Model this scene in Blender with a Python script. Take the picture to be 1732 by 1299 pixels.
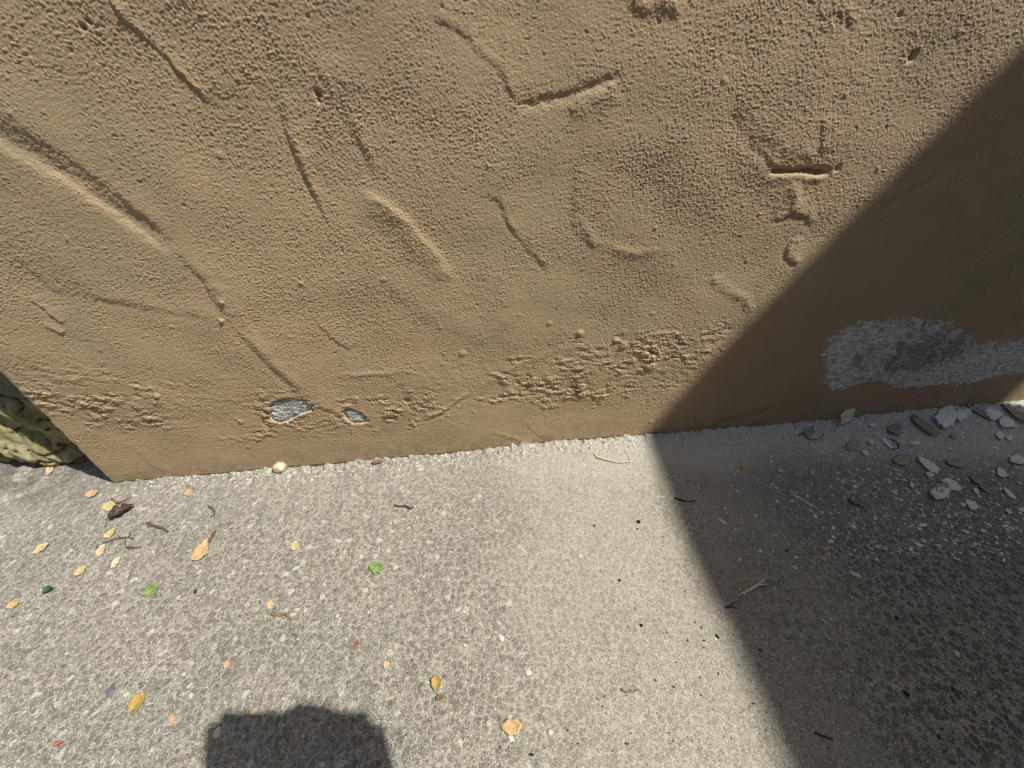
import bpy, bmesh, math, random
import numpy as np
from mathutils import Vector, Matrix
random.seed(7)
sc = bpy.context.scene
for o in list(bpy.data.objects):
    bpy.data.objects.remove(o)

# ------------------------------------------------------------------ camera, light, exposure
FOC, PIT, H = 650.0, math.radians(38.0), 0.45          # focal length in photo pixels, tilt down, lens height
cam = bpy.data.cameras.new('camera')
cam.sensor_fit = 'HORIZONTAL'; cam.sensor_width = 36.0; cam.lens = 36.0 * FOC / 1732.0
cam.clip_start = 0.005; cam.clip_end = 200.0
camo = bpy.data.objects.new('camera', cam); sc.collection.objects.link(camo)
camo.location = (0, 0, H); camo.rotation_euler = (math.pi / 2 - PIT, 0, 0)
sc.camera = camo

SUN = Vector((-0.547, 0.182, -1.0)).normalized()         # the way the light travels
sd = bpy.data.lights.new('sun', 'SUN'); sd.energy = 4.8; sd.angle = math.radians(0.75); sd.color = (1.0, 0.975, 0.885)
so = bpy.data.objects.new('sun', sd); sc.collection.objects.link(so)
so.rotation_euler = SUN.to_track_quat('-Z', 'Y').to_euler(); so.location = (2, -1, 4)
w = bpy.data.worlds.new('World'); sc.world = w; w.use_nodes = True
wn = w.node_tree.nodes; wl = w.node_tree.links
sky = wn.new('ShaderNodeTexSky'); sky.sky_type = 'NISHITA'; sky.sun_disc = False
sky.sun_elevation = math.asin(-SUN.z); sky.sun_rotation = math.atan2(-SUN.x, -SUN.y)
wl.new(sky.outputs[0], wn['Background'].inputs[0]); wn['Background'].inputs[1].default_value = 0.135
sc.view_settings.view_transform = 'Standard'; sc.view_settings.look = 'None'
sc.view_settings.gamma = 1.0; sc.view_settings.exposure = 0.19

# ------------------------------------------------------------------ photo pixel -> point in the place
CT, ST = math.cos(PIT), math.sin(PIT)
def ray(x, y):
    a = (x - 866) / FOC; b = (y - 649.5) / FOC
    return np.array([a, CT - ST * b, -(ST + CT * b)])
def gp(x, y):                                           # on the ground
    r = ray(x, y); t = -H / r[2]
    return np.array([r[0] * t, r[1] * t, 0.0])
WA = gp(190, 820); WB = gp(1700, 683)
WD = (WB - WA) / np.linalg.norm(WB - WA)                # along the wall
WN = np.array([WD[1], -WD[0], 0.0])                     # out of the wall, to the camera
CAM = np.array([0, 0, H])
def wp(x, y):                                           # on the wall, as (u, v)
    r = ray(x, y); t = ((WA - CAM) @ WN) / (r @ WN)
    p = CAM + r * t
    return np.array([(p - WA) @ WD, p[2]])
def wscale(x, y):
    r = ray(x, y); return ((WA - CAM) @ WN) / (r @ WN) / FOC
def gscale(x, y):
    return -H / ray(x, y)[2] / FOC

# ------------------------------------------------------------------ noise
_rng = np.random.RandomState(11)
_G = _rng.rand(256, 256).astype(np.float32) * 2 * np.pi
_GX, _GY = np.cos(_G), np.sin(_G)
def perlin(x, y, s=0):
    x = x.astype(np.float32) + s * 17.37; y = y.astype(np.float32) + s * 9.71
    xi = np.floor(x).astype(np.int32); yi = np.floor(y).astype(np.int32)
    fx = x - xi; fy = y - yi
    ux = fx * fx * fx * (fx * (fx * 6 - 15) + 10); uy = fy * fy * fy * (fy * (fy * 6 - 15) + 10)
    x0 = (xi + s * 31) & 255; x1 = (x0 + 1) & 255; y0 = (yi + s * 57) & 255; y1 = (y0 + 1) & 255
    a = _GX[x0, y0] * fx + _GY[x0, y0] * fy
    b = _GX[x1, y0] * (fx - 1) + _GY[x1, y0] * fy
    c = _GX[x0, y1] * fx + _GY[x0, y1] * (fy - 1)
    d = _GX[x1, y1] * (fx - 1) + _GY[x1, y1] * (fy - 1)
    a = a + ux * (b - a); c = c + ux * (d - c)
    return (a + uy * (c - a)) * 1.5
def sstep(x, a, b):
    t = np.clip((x - a) / (b - a), 0, 1); return t * t * (3 - 2 * t)

# ------------------------------------------------------------------ object helpers
def link(o, parent=None):
    sc.collection.objects.link(o)
    if parent: o.parent = parent
    return o
def tag(o, label=None, cat=None, group=None, kind=None):
    if label: o['label'] = label
    if cat: o['category'] = cat
    if group: o['group'] = group
    if kind: o['kind'] = kind
    return o
def empty(name, loc, rot=(0, 0, 0)):
    o = bpy.data.objects.new(name, None); o.location = loc; o.rotation_euler = rot
    o.empty_display_size = 0.02
    return link(o)
def meshobj(name, verts, faces, mat, parent=None, smooth=True):
    m = bpy.data.meshes.new(name); m.from_pydata([tuple(map(float, v)) for v in verts], [], faces)
    m.validate(); m.update()
    if smooth: m.polygons.foreach_set('use_smooth', [True] * len(m.polygons))
    m.materials.append(mat)
    return link(bpy.data.objects.new(name, m), parent)
def gridmesh(name, P, quads, mat, attrs=None, parent=None):
    """P (n,3) points, quads (m,4) indices; unused points are dropped."""
    used = np.unique(quads); remap = np.full(len(P), -1, np.int32); remap[used] = np.arange(len(used))
    Q = remap[quads].astype(np.int32); V = P[used].astype(np.float32)
    m = bpy.data.meshes.new(name)
    m.vertices.add(len(V)); m.vertices.foreach_set('co', V.ravel())
    m.loops.add(Q.size); m.loops.foreach_set('vertex_index', Q.ravel())
    m.polygons.add(len(Q)); m.polygons.foreach_set('loop_start', np.arange(0, Q.size, 4, dtype=np.int32))
    m.update(calc_edges=True)
    m.polygons.foreach_set('use_smooth', np.ones(len(Q), bool))
    for k, a in (attrs or {}).items():
        at = m.attributes.new(k, 'FLOAT', 'POINT'); at.data.foreach_set('value', a[used].astype(np.float32))
    m.materials.append(mat)
    return link(bpy.data.objects.new(name, m), parent)

# ------------------------------------------------------------------ materials
class NT:
    def __init__(s, name):
        s.m = bpy.data.materials.new(name); s.m.use_nodes = True
        s.t = s.m.node_tree; s.b = s.t.nodes['Principled BSDF']
        s.b.inputs['Roughness'].default_value = 0.9
        s.b.inputs['Specular IOR Level'].default_value = 0.25
        s.co = s.t.nodes.new('ShaderNodeTexCoord').outputs['Object']
    def n(s, typ, **kw):
        nd = s.t.nodes.new(typ)
        for k, v in kw.items():
            if k.startswith('i_'):
                k = k[2:]; key = int(k) if k.isdigit() else k.replace('_', ' ')
                if hasattr(v, 'is_linked') or isinstance(v, bpy.types.NodeSocket): s.t.links.new(v, nd.inputs[key])
                else: nd.inputs[key].default_value = v
            else: setattr(nd, k, v)
        return nd
    def noise(s, scale, detail=4, rough=0.55, vec=None, **kw):
        return s.n('ShaderNodeTexNoise', i_Vector=vec or s.co, i_Scale=scale, i_Detail=detail, i_Roughness=rough, **kw).outputs['Fac']
    def math(s, op, a, b=0.0, c=0.0, clamp=False):
        return s.n('ShaderNodeMath', operation=op, use_clamp=clamp, i_0=a, i_1=b, i_2=c).outputs[0]
    def remap(s, v, a, b, c=0.0, d=1.0):
        return s.n('ShaderNodeMapRange', interpolation_type='SMOOTHSTEP', i_Value=v, i_From_Min=a, i_From_Max=b, i_To_Min=c, i_To_Max=d).outputs[0]
    def mix(s, f, a, b, mode='MIX'):
        nd = s.t.nodes.new('ShaderNodeMix'); nd.data_type = 'RGBA'; nd.blend_type = mode
        for i, v in ((0, f), (6, a), (7, b)):
            if isinstance(v, bpy.types.NodeSocket): s.t.links.new(v, nd.inputs[i])
            else: nd.inputs[i].default_value = v if i == 0 else (*v, 1)
        return nd.outputs[2]
    def ramp(s, v, stops, interp='LINEAR'):
        nd = s.n('ShaderNodeValToRGB', i_Fac=v); r = nd.color_ramp; r.interpolation = interp
        while len(r.elements) < len(stops): r.elements.new(0.5)
        for e, (p, c) in zip(r.elements, stops): e.position = p; e.color = (*c, 1)
        return nd.outputs[0]
    def attr(s, name):
        return s.n('ShaderNodeAttribute', attribute_name=name).outputs['Fac']
    def base(s, c): s.t.links.new(c, s.b.inputs['Base Color'])
    def bump(s, h, strength=0.5, dist=0.001, prev=None):
        nd = s.n('ShaderNodeBump', i_Strength=strength, i_Distance=dist, i_Height=h)
        if prev is not None: s.t.links.new(prev, nd.inputs['Normal'])
        s.t.links.new(nd.outputs[0], s.b.inputs['Normal']); return nd.outputs[0]

def plaster_material():
    t = NT('stucco')
    big = t.noise(3.2, 3, 0.5); mid = t.noise(14, 4, 0.6); fine = t.noise(700, 3, 0.6)
    c = t.mix(t.remap(big, 0.42, 0.58), (0.585, 0.438, 0.272), (0.53, 0.42, 0.26))
    c = t.mix(t.remap(mid, 0.46, 0.68, 0, 0.65), c, (0.64, 0.45, 0.285))
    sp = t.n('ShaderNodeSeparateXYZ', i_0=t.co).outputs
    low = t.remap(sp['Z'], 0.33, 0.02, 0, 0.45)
    st = t.n('ShaderNodeVectorMath', operation='MULTIPLY', i_0=t.co, i_1=(14.0, 14.0, 1.6)).outputs[0]
    c = t.mix(t.remap(t.noise(1.0, 5, 0.6, vec=st), 0.50, 0.78, 0, 0.28), c, (0.40, 0.335, 0.235))
    c = t.mix(t.remap(t.noise(38, 6, 0.7), 0.56, 0.74, 0, 0.30), c, (0.36, 0.27, 0.165))
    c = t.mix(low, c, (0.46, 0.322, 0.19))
    c = t.mix(t.remap(fine, 0.35, 0.75, 0.0, 0.28), c, (0.36, 0.26, 0.145))
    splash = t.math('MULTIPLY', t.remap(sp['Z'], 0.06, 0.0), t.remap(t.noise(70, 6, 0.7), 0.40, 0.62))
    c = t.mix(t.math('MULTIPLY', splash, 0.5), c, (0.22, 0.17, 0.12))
    t.base(c)
    b = t.bump(t.noise(720, 4, 0.72), 0.9, 0.0016)
    t.b.inputs['Roughness'].default_value = 0.8
    return t.m
def render_coat_material():                              # bare grey render where the paint came off
    t = NT('bare_render')
    sq = t.n('ShaderNodeVectorMath', operation='MULTIPLY', i_0=t.co, i_1=(0.55, 0.55, 1.6)).outputs[0]
    n = t.noise(190, 6, 0.72, vec=sq); n2 = t.noise(60, 5, 0.6)
    c = t.ramp(n, [(0.34, (0.26, 0.26, 0.25)), (0.48, (0.66, 0.66, 0.63)), (0.60, (0.92, 0.92, 0.89))])
    dark = t.attr('dark')
    c = t.mix(dark, c, t.ramp(n, [(0.34, (0.16, 0.175, 0.17)), (0.52, (0.33, 0.355, 0.345)), (0.66, (0.68, 0.70, 0.68))]))
    c = t.mix(t.math('MULTIPLY', t.attr('brown'), t.remap(n2, 0.40, 0.65, 0, 0.8)), c, (0.30, 0.235, 0.155))
    t.base(c); t.bump(n, 0.7, 0.0010)
    return t.m
def ground_material():
    t = NT('exposed_aggregate')
    warp = t.n('ShaderNodeTexNoise', i_Vector=t.co, i_Scale=160.0, i_Detail=2.0).outputs['Color']
    off = t.n('ShaderNodeVectorMath', operation='MULTIPLY_ADD', i_0=warp, i_1=(0.004, 0.004, 0.0), i_2=t.co).outputs[0]
    flat = t.n('ShaderNodeVectorMath', operation='MULTIPLY', i_0=off, i_1=(1, 1, 0)).outputs[0]
    def layer(scale, rmin, rmax, soft):
        v = t.n('ShaderNodeTexVoronoi', voronoi_dimensions='2D', i_Vector=flat, i_Scale=scale)
        rgb = t.n('ShaderNodeSeparateColor', i_0=v.outputs['Color']).outputs
        r = t.math('MULTIPLY_ADD', rgb[0], rmax - rmin, rmin)
        m = t.remap(t.math('SUBTRACT', r, v.outputs['Distance']), 0.0, soft)
        return m, rgb[1], rgb[2]
    big, bg, bb = layer(150.0, 0.22, 0.66, 0.10)
    sm, sg, sb = layer(310.0, 0.10, 0.60, 0.15)
    tiny, tg, tb = layer(640.0, 0.05, 0.6, 0.2)
    ed = t.n('ShaderNodeTexVoronoi', voronoi_dimensions='2D', feature='DISTANCE_TO_EDGE', i_Vector=flat, i_Scale=150.0).outputs['Distance']
    ed2 = t.n('ShaderNodeTexVoronoi', voronoi_dimensions='2D', feature='DISTANCE_TO_EDGE', i_Vector=flat, i_Scale=310.0).outputs['Distance']
    rim = t.math('MAXIMUM', t.remap(ed, 0.10, 0.02), t.math('MULTIPLY', t.remap(ed2, 0.12, 0.02), 0.7))
    rim = t.math('MULTIPLY', rim, t.remap(t.noise(190, 3, 0.6), 0.38, 0.58))
    sp = t.n('ShaderNodeSeparateXYZ', i_0=t.co).outputs
    X, Y = sp['X'], sp['Y']
    lo = t.noise(4.0, 3, 0.55); lo2 = t.noise(11.0, 4, 0.6); fine = t.noise(1100, 2, 0.5)
    # where fine cement slurry covers the stones
    xx = t.math('ADD', X, t.math('MULTIPLY_ADD', lo, 0.45, -0.225))
    slurry = t.math('MULTIPLY', t.remap(xx, -0.10, 0.10), t.remap(xx, 0.42, 0.26))
    slurry = t.math('MULTIPLY', slurry, t.remap(lo2, 0.25, 0.6, 0.55, 1.0))
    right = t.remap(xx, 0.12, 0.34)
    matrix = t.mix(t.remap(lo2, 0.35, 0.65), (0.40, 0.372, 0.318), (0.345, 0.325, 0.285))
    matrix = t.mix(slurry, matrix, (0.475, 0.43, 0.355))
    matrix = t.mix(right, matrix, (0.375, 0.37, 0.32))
    matrix = t.mix(t.remap(t.noise(420, 5, 0.75), 0.52, 0.68, 0, 0.60), matrix, (0.24, 0.222, 0.19))
    matrix = t.mix(t.remap(fine, 0.4, 0.7, 0, 0.5), matrix, (0.24, 0.225, 0.20))
    stone = t.ramp(bg, [(0.0, (0.12, 0.135, 0.14)), (0.04, (0.185, 0.175, 0.155)), (0.5, (0.245, 0.228, 0.195)), (0.86, (0.29, 0.267, 0.225)), (0.925, (0.40, 0.365, 0.30)), (0.968, (0.70, 0.67, 0.60)), (1.0, (0.74, 0.71, 0.65))], 'LINEAR')
    stone2 = t.ramp(sg, [(0.0, (0.16, 0.15, 0.14)), (0.3, (0.29, 0.27, 0.235)), (0.80, (0.40, 0.37, 0.32)), (0.90, (0.60, 0.57, 0.50)), (1.0, (0.78, 0.75, 0.68))])
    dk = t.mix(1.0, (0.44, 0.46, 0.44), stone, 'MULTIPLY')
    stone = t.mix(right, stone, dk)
    stone = t.mix(t.remap(t.noise(500, 3), 0.4, 0.75, 0, 0.4), stone, (0.38, 0.35, 0.31))
    tinyc = t.ramp(tg, [(0.0, (0.10, 0.09, 0.08)), (0.35, (0.22, 0.2, 0.18)), (0.6, (0.5, 0.47, 0.42)), (1.0, (0.72, 0.69, 0.62))])
    keep = t.math('SUBTRACT', 1.0, t.math('MULTIPLY', slurry, 0.78))
    c = t.mix(t.math('MULTIPLY', tiny, t.math('MULTIPLY', keep, 0.75)), matrix, tinyc)
    c = t.mix(t.math('MULTIPLY', sm, t.math('MULTIPLY', keep, 0.8)), c, stone2)
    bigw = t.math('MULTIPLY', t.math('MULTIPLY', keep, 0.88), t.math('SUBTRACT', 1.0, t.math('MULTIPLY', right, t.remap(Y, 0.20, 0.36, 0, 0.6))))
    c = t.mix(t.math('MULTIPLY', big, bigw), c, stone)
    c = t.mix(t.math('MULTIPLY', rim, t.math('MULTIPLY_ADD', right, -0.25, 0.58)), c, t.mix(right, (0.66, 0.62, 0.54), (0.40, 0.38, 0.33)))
    salt = t.n('ShaderNodeTexVoronoi', voronoi_dimensions='2D', i_Vector=t.co, i_Scale=800.0)
    srgb = t.n('ShaderNodeSeparateColor', i_0=salt.outputs['Color']).outputs
    near = t.remap(salt.outputs['Distance'], 0.5, 0.3)
    c = t.mix(t.math('MULTIPLY', t.math('MULTIPLY', t.math('GREATER_THAN', srgb[0], 0.86), near), 0.8), c, (0.72, 0.69, 0.62))
    c = t.mix(t.math('MULTIPLY', t.math('MULTIPLY', t.math('LESS_THAN', srgb[0], 0.20), near), 0.7), c, (0.13, 0.12, 0.105))
    # pale lime dust and crumbs along the foot of the wall
    wd = t.math('ADD', t.math('MULTIPLY', t.math('SUBTRACT', X, float(WA[0])), float(WN[0])), t.math('MULTIPLY', t.math('SUBTRACT', Y, float(WA[1])), float(WN[1])))
    wn_ = t.math('ADD', wd, t.math('MULTIPLY_ADD', lo2, -0.06, 0.03))
    wn_ = t.math('SUBTRACT', wn_, t.remap(X, 0.40, 0.75, 0.0, 0.045))
    dust = t.math('MULTIPLY', t.remap(wn_, 0.11, 0.03), t.remap(X, 0.05, 0.40, 0.12, 1.0))
    dust = t.math('MULTIPLY', dust, t.remap(t.noise(330, 4, 0.7), 0.40, 0.58, 0.35, 1.0))
    c = t.mix(t.math('MULTIPLY', dust, 0.95), c, (0.78, 0.76, 0.70))
    c = t.mix(t.remap(t.noise(26.0, 6, 0.7), 0.52, 0.75, 0, 0.30), c, t.mix(1.0, (0.66, 0.64, 0.60), c, 'MULTIPLY'))
    # old dark stains
    tone = t.noise(5.5, 3, 0.5)
    c = t.mix(t.remap(tone, 0.42, 0.62, 0.0, 0.30), c, t.mix(1.0, (0.80, 0.84, 0.86), c, 'MULTIPLY'))
    st = t.math('MULTIPLY', t.remap(t.noise(7.0, 5, 0.6), 0.60, 0.72), t.remap(X, -0.35, -0.6))
    c = t.mix(t.math('MULTIPLY', st, 0.5), c, (0.12, 0.12, 0.115))
    gr = t.math('MULTIPLY', t.remap(X, -0.46, -0.66), t.math('MULTIPLY', t.remap(Y, 0.27, 0.36), t.remap(t.noise(30, 6, 0.7), 0.36, 0.60)))
    c = t.mix(t.math('MULTIPLY', gr, 0.62), c, (0.10, 0.095, 0.08))
    rust = t.n('ShaderNodeVectorMath', operation='DISTANCE', i_0=t.co, i_1=(0.245, 0.20, 0.0)).outputs['Value']
    c = t.mix(t.remap(t.math('ADD', rust, t.math('MULTIPLY_ADD', lo2, 0.05, -0.025)), 0.06, 0.01, 0, 0.30), c, (0.36, 0.27, 0.22))
    c = t.mix(1.0, (0.815, 0.80, 0.765), c, 'MULTIPLY')
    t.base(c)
    hh = t.math('MULTIPLY_ADD', big, t.math('MULTIPLY_ADD', bb, 0.9, -0.25), t.math('MULTIPLY', sm, t.math('MULTIPLY_ADD', sb, 0.7, -0.15)))
    hh = t.math('ADD', hh, t.math('MULTIPLY', tiny, 0.25))
    hh = t.math('ADD', t.math('MULTIPLY', hh, keep), t.math('MULTIPLY', t.noise(600, 4, 0.65), 0.7))
    t.bump(hh, 0.9, 0.0012)
    return t.m
def rock_material():
    t = NT('mossy_limestone')
    n = t.noise(22, 6, 0.62); n2 = t.noise(7, 3, 0.5); n3 = t.noise(180, 4, 0.6)
    c = t.ramp(n, [(0.34, (0.10, 0.09, 0.04)), (0.45, (0.30, 0.265, 0.15)), (0.6, (0.50, 0.445, 0.28)), (0.75, (0.62, 0.56, 0.40))])
    c = t.mix(t.remap(n2, 0.48, 0.68, 0, 0.6), c, (0.33, 0.31, 0.15))
    c = t.mix(t.remap(n3, 0.5, 0.8, 0, 0.45), c, (0.10, 0.09, 0.05))
    t.base(c); t.bump(t.noise(90, 8, 0.7), 1.0, 0.005)
    return t.m
def simple(name, c1, c2, scale=120, rough=0.7, spec=0.3, bump=0.3, bd=0.0004, trans=0.0):
    t = NT(name)
    n = t.noise(scale, 4, 0.6); c = t.mix(t.remap(n, 0.35, 0.65), c1, c2)
    if 'leaf' in name:                                   # brown spots and drying edges
        c = t.mix(t.remap(t.noise(330, 4, 0.65), 0.50, 0.66, 0, 0.65), c, tuple(v * k for v, k in zip(c1, (0.55, 0.42, 0.35))))
    t.base(c); t.bump(t.noise(scale * 4, 3), bump, bd)
    t.b.inputs['Roughness'].default_value = rough; t.b.inputs['Specular IOR Level'].default_value = spec
    return t.m
M = {
 'stucco': plaster_material(), 'bare': render_coat_material(), 'ground': ground_material(), 'rock': rock_material(),
 'yellow': simple('yellow_leaf', (0.50, 0.38, 0.17), (0.60, 0.50, 0.30), 150),
 'peach': simple('peach_leaf', (0.54, 0.40, 0.25), (0.62, 0.52, 0.37), 160),
 'tan': simple('tan_leaf', (0.48, 0.32, 0.14), (0.60, 0.44, 0.26), 110),
 'tangreen': simple('olive_tan_leaf', (0.46, 0.28, 0.08), (0.30, 0.29, 0.08), 45),
 'pale': simple('pale_leaf', (0.60, 0.54, 0.38), (0.66, 0.58, 0.40), 150),
 'orange': simple('orange_leaf', (0.50, 0.30, 0.17), (0.60, 0.43, 0.28), 170),
 'red': simple('red_leaf', (0.25, 0.06, 0.03), (0.34, 0.13, 0.08), 170),
 'green': simple('green_leaf', (0.14, 0.23, 0.06), (0.26, 0.36, 0.13), 90, rough=0.45),
 'darkgreen': simple('dark_green_leaf', (0.025, 0.075, 0.02), (0.06, 0.13, 0.04), 90, rough=0.4),
 'brown': simple('dry_brown_leaf', (0.035, 0.018, 0.014), (0.10, 0.055, 0.038), 120, rough=0.5),
 'midbrown': simple('brown_bit', (0.16, 0.09, 0.05), (0.26, 0.16, 0.09), 150),
 'vein': simple('leaf_vein', (0.55, 0.40, 0.20), (0.62, 0.48, 0.28), 200),
 'twig': simple('twig_bark', (0.09, 0.05, 0.035), (0.17, 0.10, 0.07), 300),
 'darktwig': simple('dark_twig', (0.02, 0.018, 0.016), (0.05, 0.04, 0.035), 300),
 'straw': simple('straw', (0.62, 0.50, 0.33), (0.70, 0.62, 0.46), 200),
 'whitestraw': simple('white_straw', (0.68, 0.68, 0.62), (0.74, 0.74, 0.70), 200),
 'paint': simple('tan_paint_flake', (0.33, 0.285, 0.20), (0.40, 0.35, 0.26), 90),
 'palepaint': simple('pale_tan_flake', (0.56, 0.46, 0.32), (0.66, 0.56, 0.42), 90),
 'slate': simple('slate_pebble', (0.10, 0.12, 0.135), (0.16, 0.175, 0.185), 120),
 'brownpaint': simple('brown_paint_flake', (0.26, 0.215, 0.155), (0.32, 0.27, 0.2), 90),
 'lime': simple('lime_render_flake', (0.68, 0.67, 0.63), (0.86, 0.85, 0.80), 260, bump=0.8, bd=0.001),
 'black': simple('black_grit', (0.012, 0.012, 0.012), (0.03, 0.03, 0.028), 200),
 'stonep': simple('peach_stone', (0.62, 0.42, 0.27), (0.74, 0.66, 0.50), 70, bump=0.6, bd=0.001),
 'brownstone': simple('brown_stone', (0.36, 0.27, 0.20), (0.50, 0.42, 0.34), 90),
 'whitestone': simple('white_stone', (0.50, 0.48, 0.43), (0.64, 0.62, 0.57), 120),
}

# ------------------------------------------------------------------ the ground sheet
def ground_h(x, y):
    h = 0.0022 * perlin(x * 9, y * 9, 1) + 0.0010 * perlin(x * 40, y * 40, 2)
    g = perlin(x * 260, y * 260, 3) * 0.6 + perlin(x * 140, y * 140, 4) * 0.7 + perlin(x * 480, y * 480, 5) * 0.35
    sl = sstep(x + 0.1 * perlin(x * 5, y * 5, 6), -0.05, 0.1) * (1 - sstep(x, 0.25, 0.5))
    h = h + g * 0.00055 * (1 - 0.45 * sl)
    # rougher, crumbly strip at the foot of the wall
    wd = (x - WA[0]) * WN[0] + (y - WA[1]) * WN[1]
    k = sstep(wd + 0.02 * perlin(x * 30, y * 30, 8), 0.045, 0.0) * sstep(x, -0.62, -0.5)
    k = k * (wd > -0.02)
    cr = np.maximum(0, perlin(x * 130, y * 130, 9) + 0.25) + 0.7 * np.maximum(0, perlin(x * 260, y * 260, 10) + 0.1)
    h = h + k * cr * 0.0034 + k * 0.0008
    k2 = sstep(wd, 0.012, 0.001) * (wd > -0.02) * sstep(x, -0.60, -0.52)
    h = h + k2 * np.maximum(0, perlin(x * 85, y * 85, 13) + 0.1) * 0.0055
    # cracks running out from under the rock, broken edge of the slab
    for (pts, wd_, dp) in CRACKS:
        d, s, tt = polydist(x, y, pts)
        d = d + 0.0015 * perlin(x * 120, y * 120, 12)
        h = h - dp * np.exp(-(d / wd_) ** 2) * sstep(tt, 0, 0.08)
    return h
def polydist(x, y, pts):
    best = np.full(x.shape, 1e9, np.float32); side = np.zeros(x.shape, np.float32); tp = np.zeros(x.shape, np.float32)
    L = [0.0]
    for a, b in zip(pts[:-1], pts[1:]): L.append(L[-1] + math.hypot(b[0] - a[0], b[1] - a[1]))
    for i, (a, b) in enumerate(zip(pts[:-1], pts[1:])):
        dx, dy = b[0] - a[0], b[1] - a[1]; l2 = dx * dx + dy * dy
        t = np.clip(((x - a[0]) * dx + (y - a[1]) * dy) / l2, 0, 1)
        ex = x - a[0] - t * dx; ey = y - a[1] - t * dy
        d = np.hypot(ex, ey); s = (ex * -dy + ey * dx) / math.sqrt(l2)
        k = d < best
        best = np.where(k, d, best); side = np.where(k, s, side); tp = np.where(k, (L[i] + t * (L[i + 1] - L[i])) / L[-1], tp)
    return best, side, tp
g2 = lambda *p: [tuple(gp(*q)[:2]) for q in p]
CRACKS = [
 (g2((186, 822), (170, 829), (150, 834), (133, 838), (110, 836)), 0.0022, 0.004),
 (g2((-60, 832), (0, 822), (60, 812), (105, 811), (130, 806), (152, 800), (165, 800)), 0.0018, 0.004),
 (g2((0, 870), (30, 862), (70, 858), (100, 850)), 0.0025, 0.0014),
]
def axis(lo, hi, step, outlo, outhi):
    core = np.arange(lo, hi, step); right = []; x = hi; s = step
    while x < outhi: right.append(x); s *= 1.35; x += s
    right.append(outhi)
    left = []; x = lo; s = step
    while True:
        s *= 1.35; x -= s
        if x <= outlo: break
        left.append(x)
    left.append(outlo)
    return np.array(left[::-1] + list(core) + right)
gx = axis(-0.92, 1.02, 0.00115, -60, 60); gy = axis(0.03, 0.60, 0.00115, -60, 60)
GX, GY = np.meshgrid(gx, gy)
inside = sstep(GX, -1.1, -0.93) * (1 - sstep(GX, 1.03, 1.2)) * sstep(GY, -0.15, 0.02) * (1 - sstep(GY, 0.61, 0.75))
GH = ground_h(GX, GY) * inside
P = np.stack([GX, GY, GH], -1).reshape(-1, 3)
ny, nx = GX.shape
idx = np.arange(nx * ny).reshape(ny, nx)
quads = np.stack([idx[:-1, :-1], idx[:-1, 1:], idx[1:, 1:], idx[1:, :-1]], -1).reshape(-1, 4)
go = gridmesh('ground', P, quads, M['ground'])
tag(go, 'grey exposed aggregate concrete pavement meeting the foot of the stucco wall', kind='structure')
def gh(x, y):
    return float(ground_h(np.array([[x]]), np.array([[y]]))[0, 0])

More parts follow.
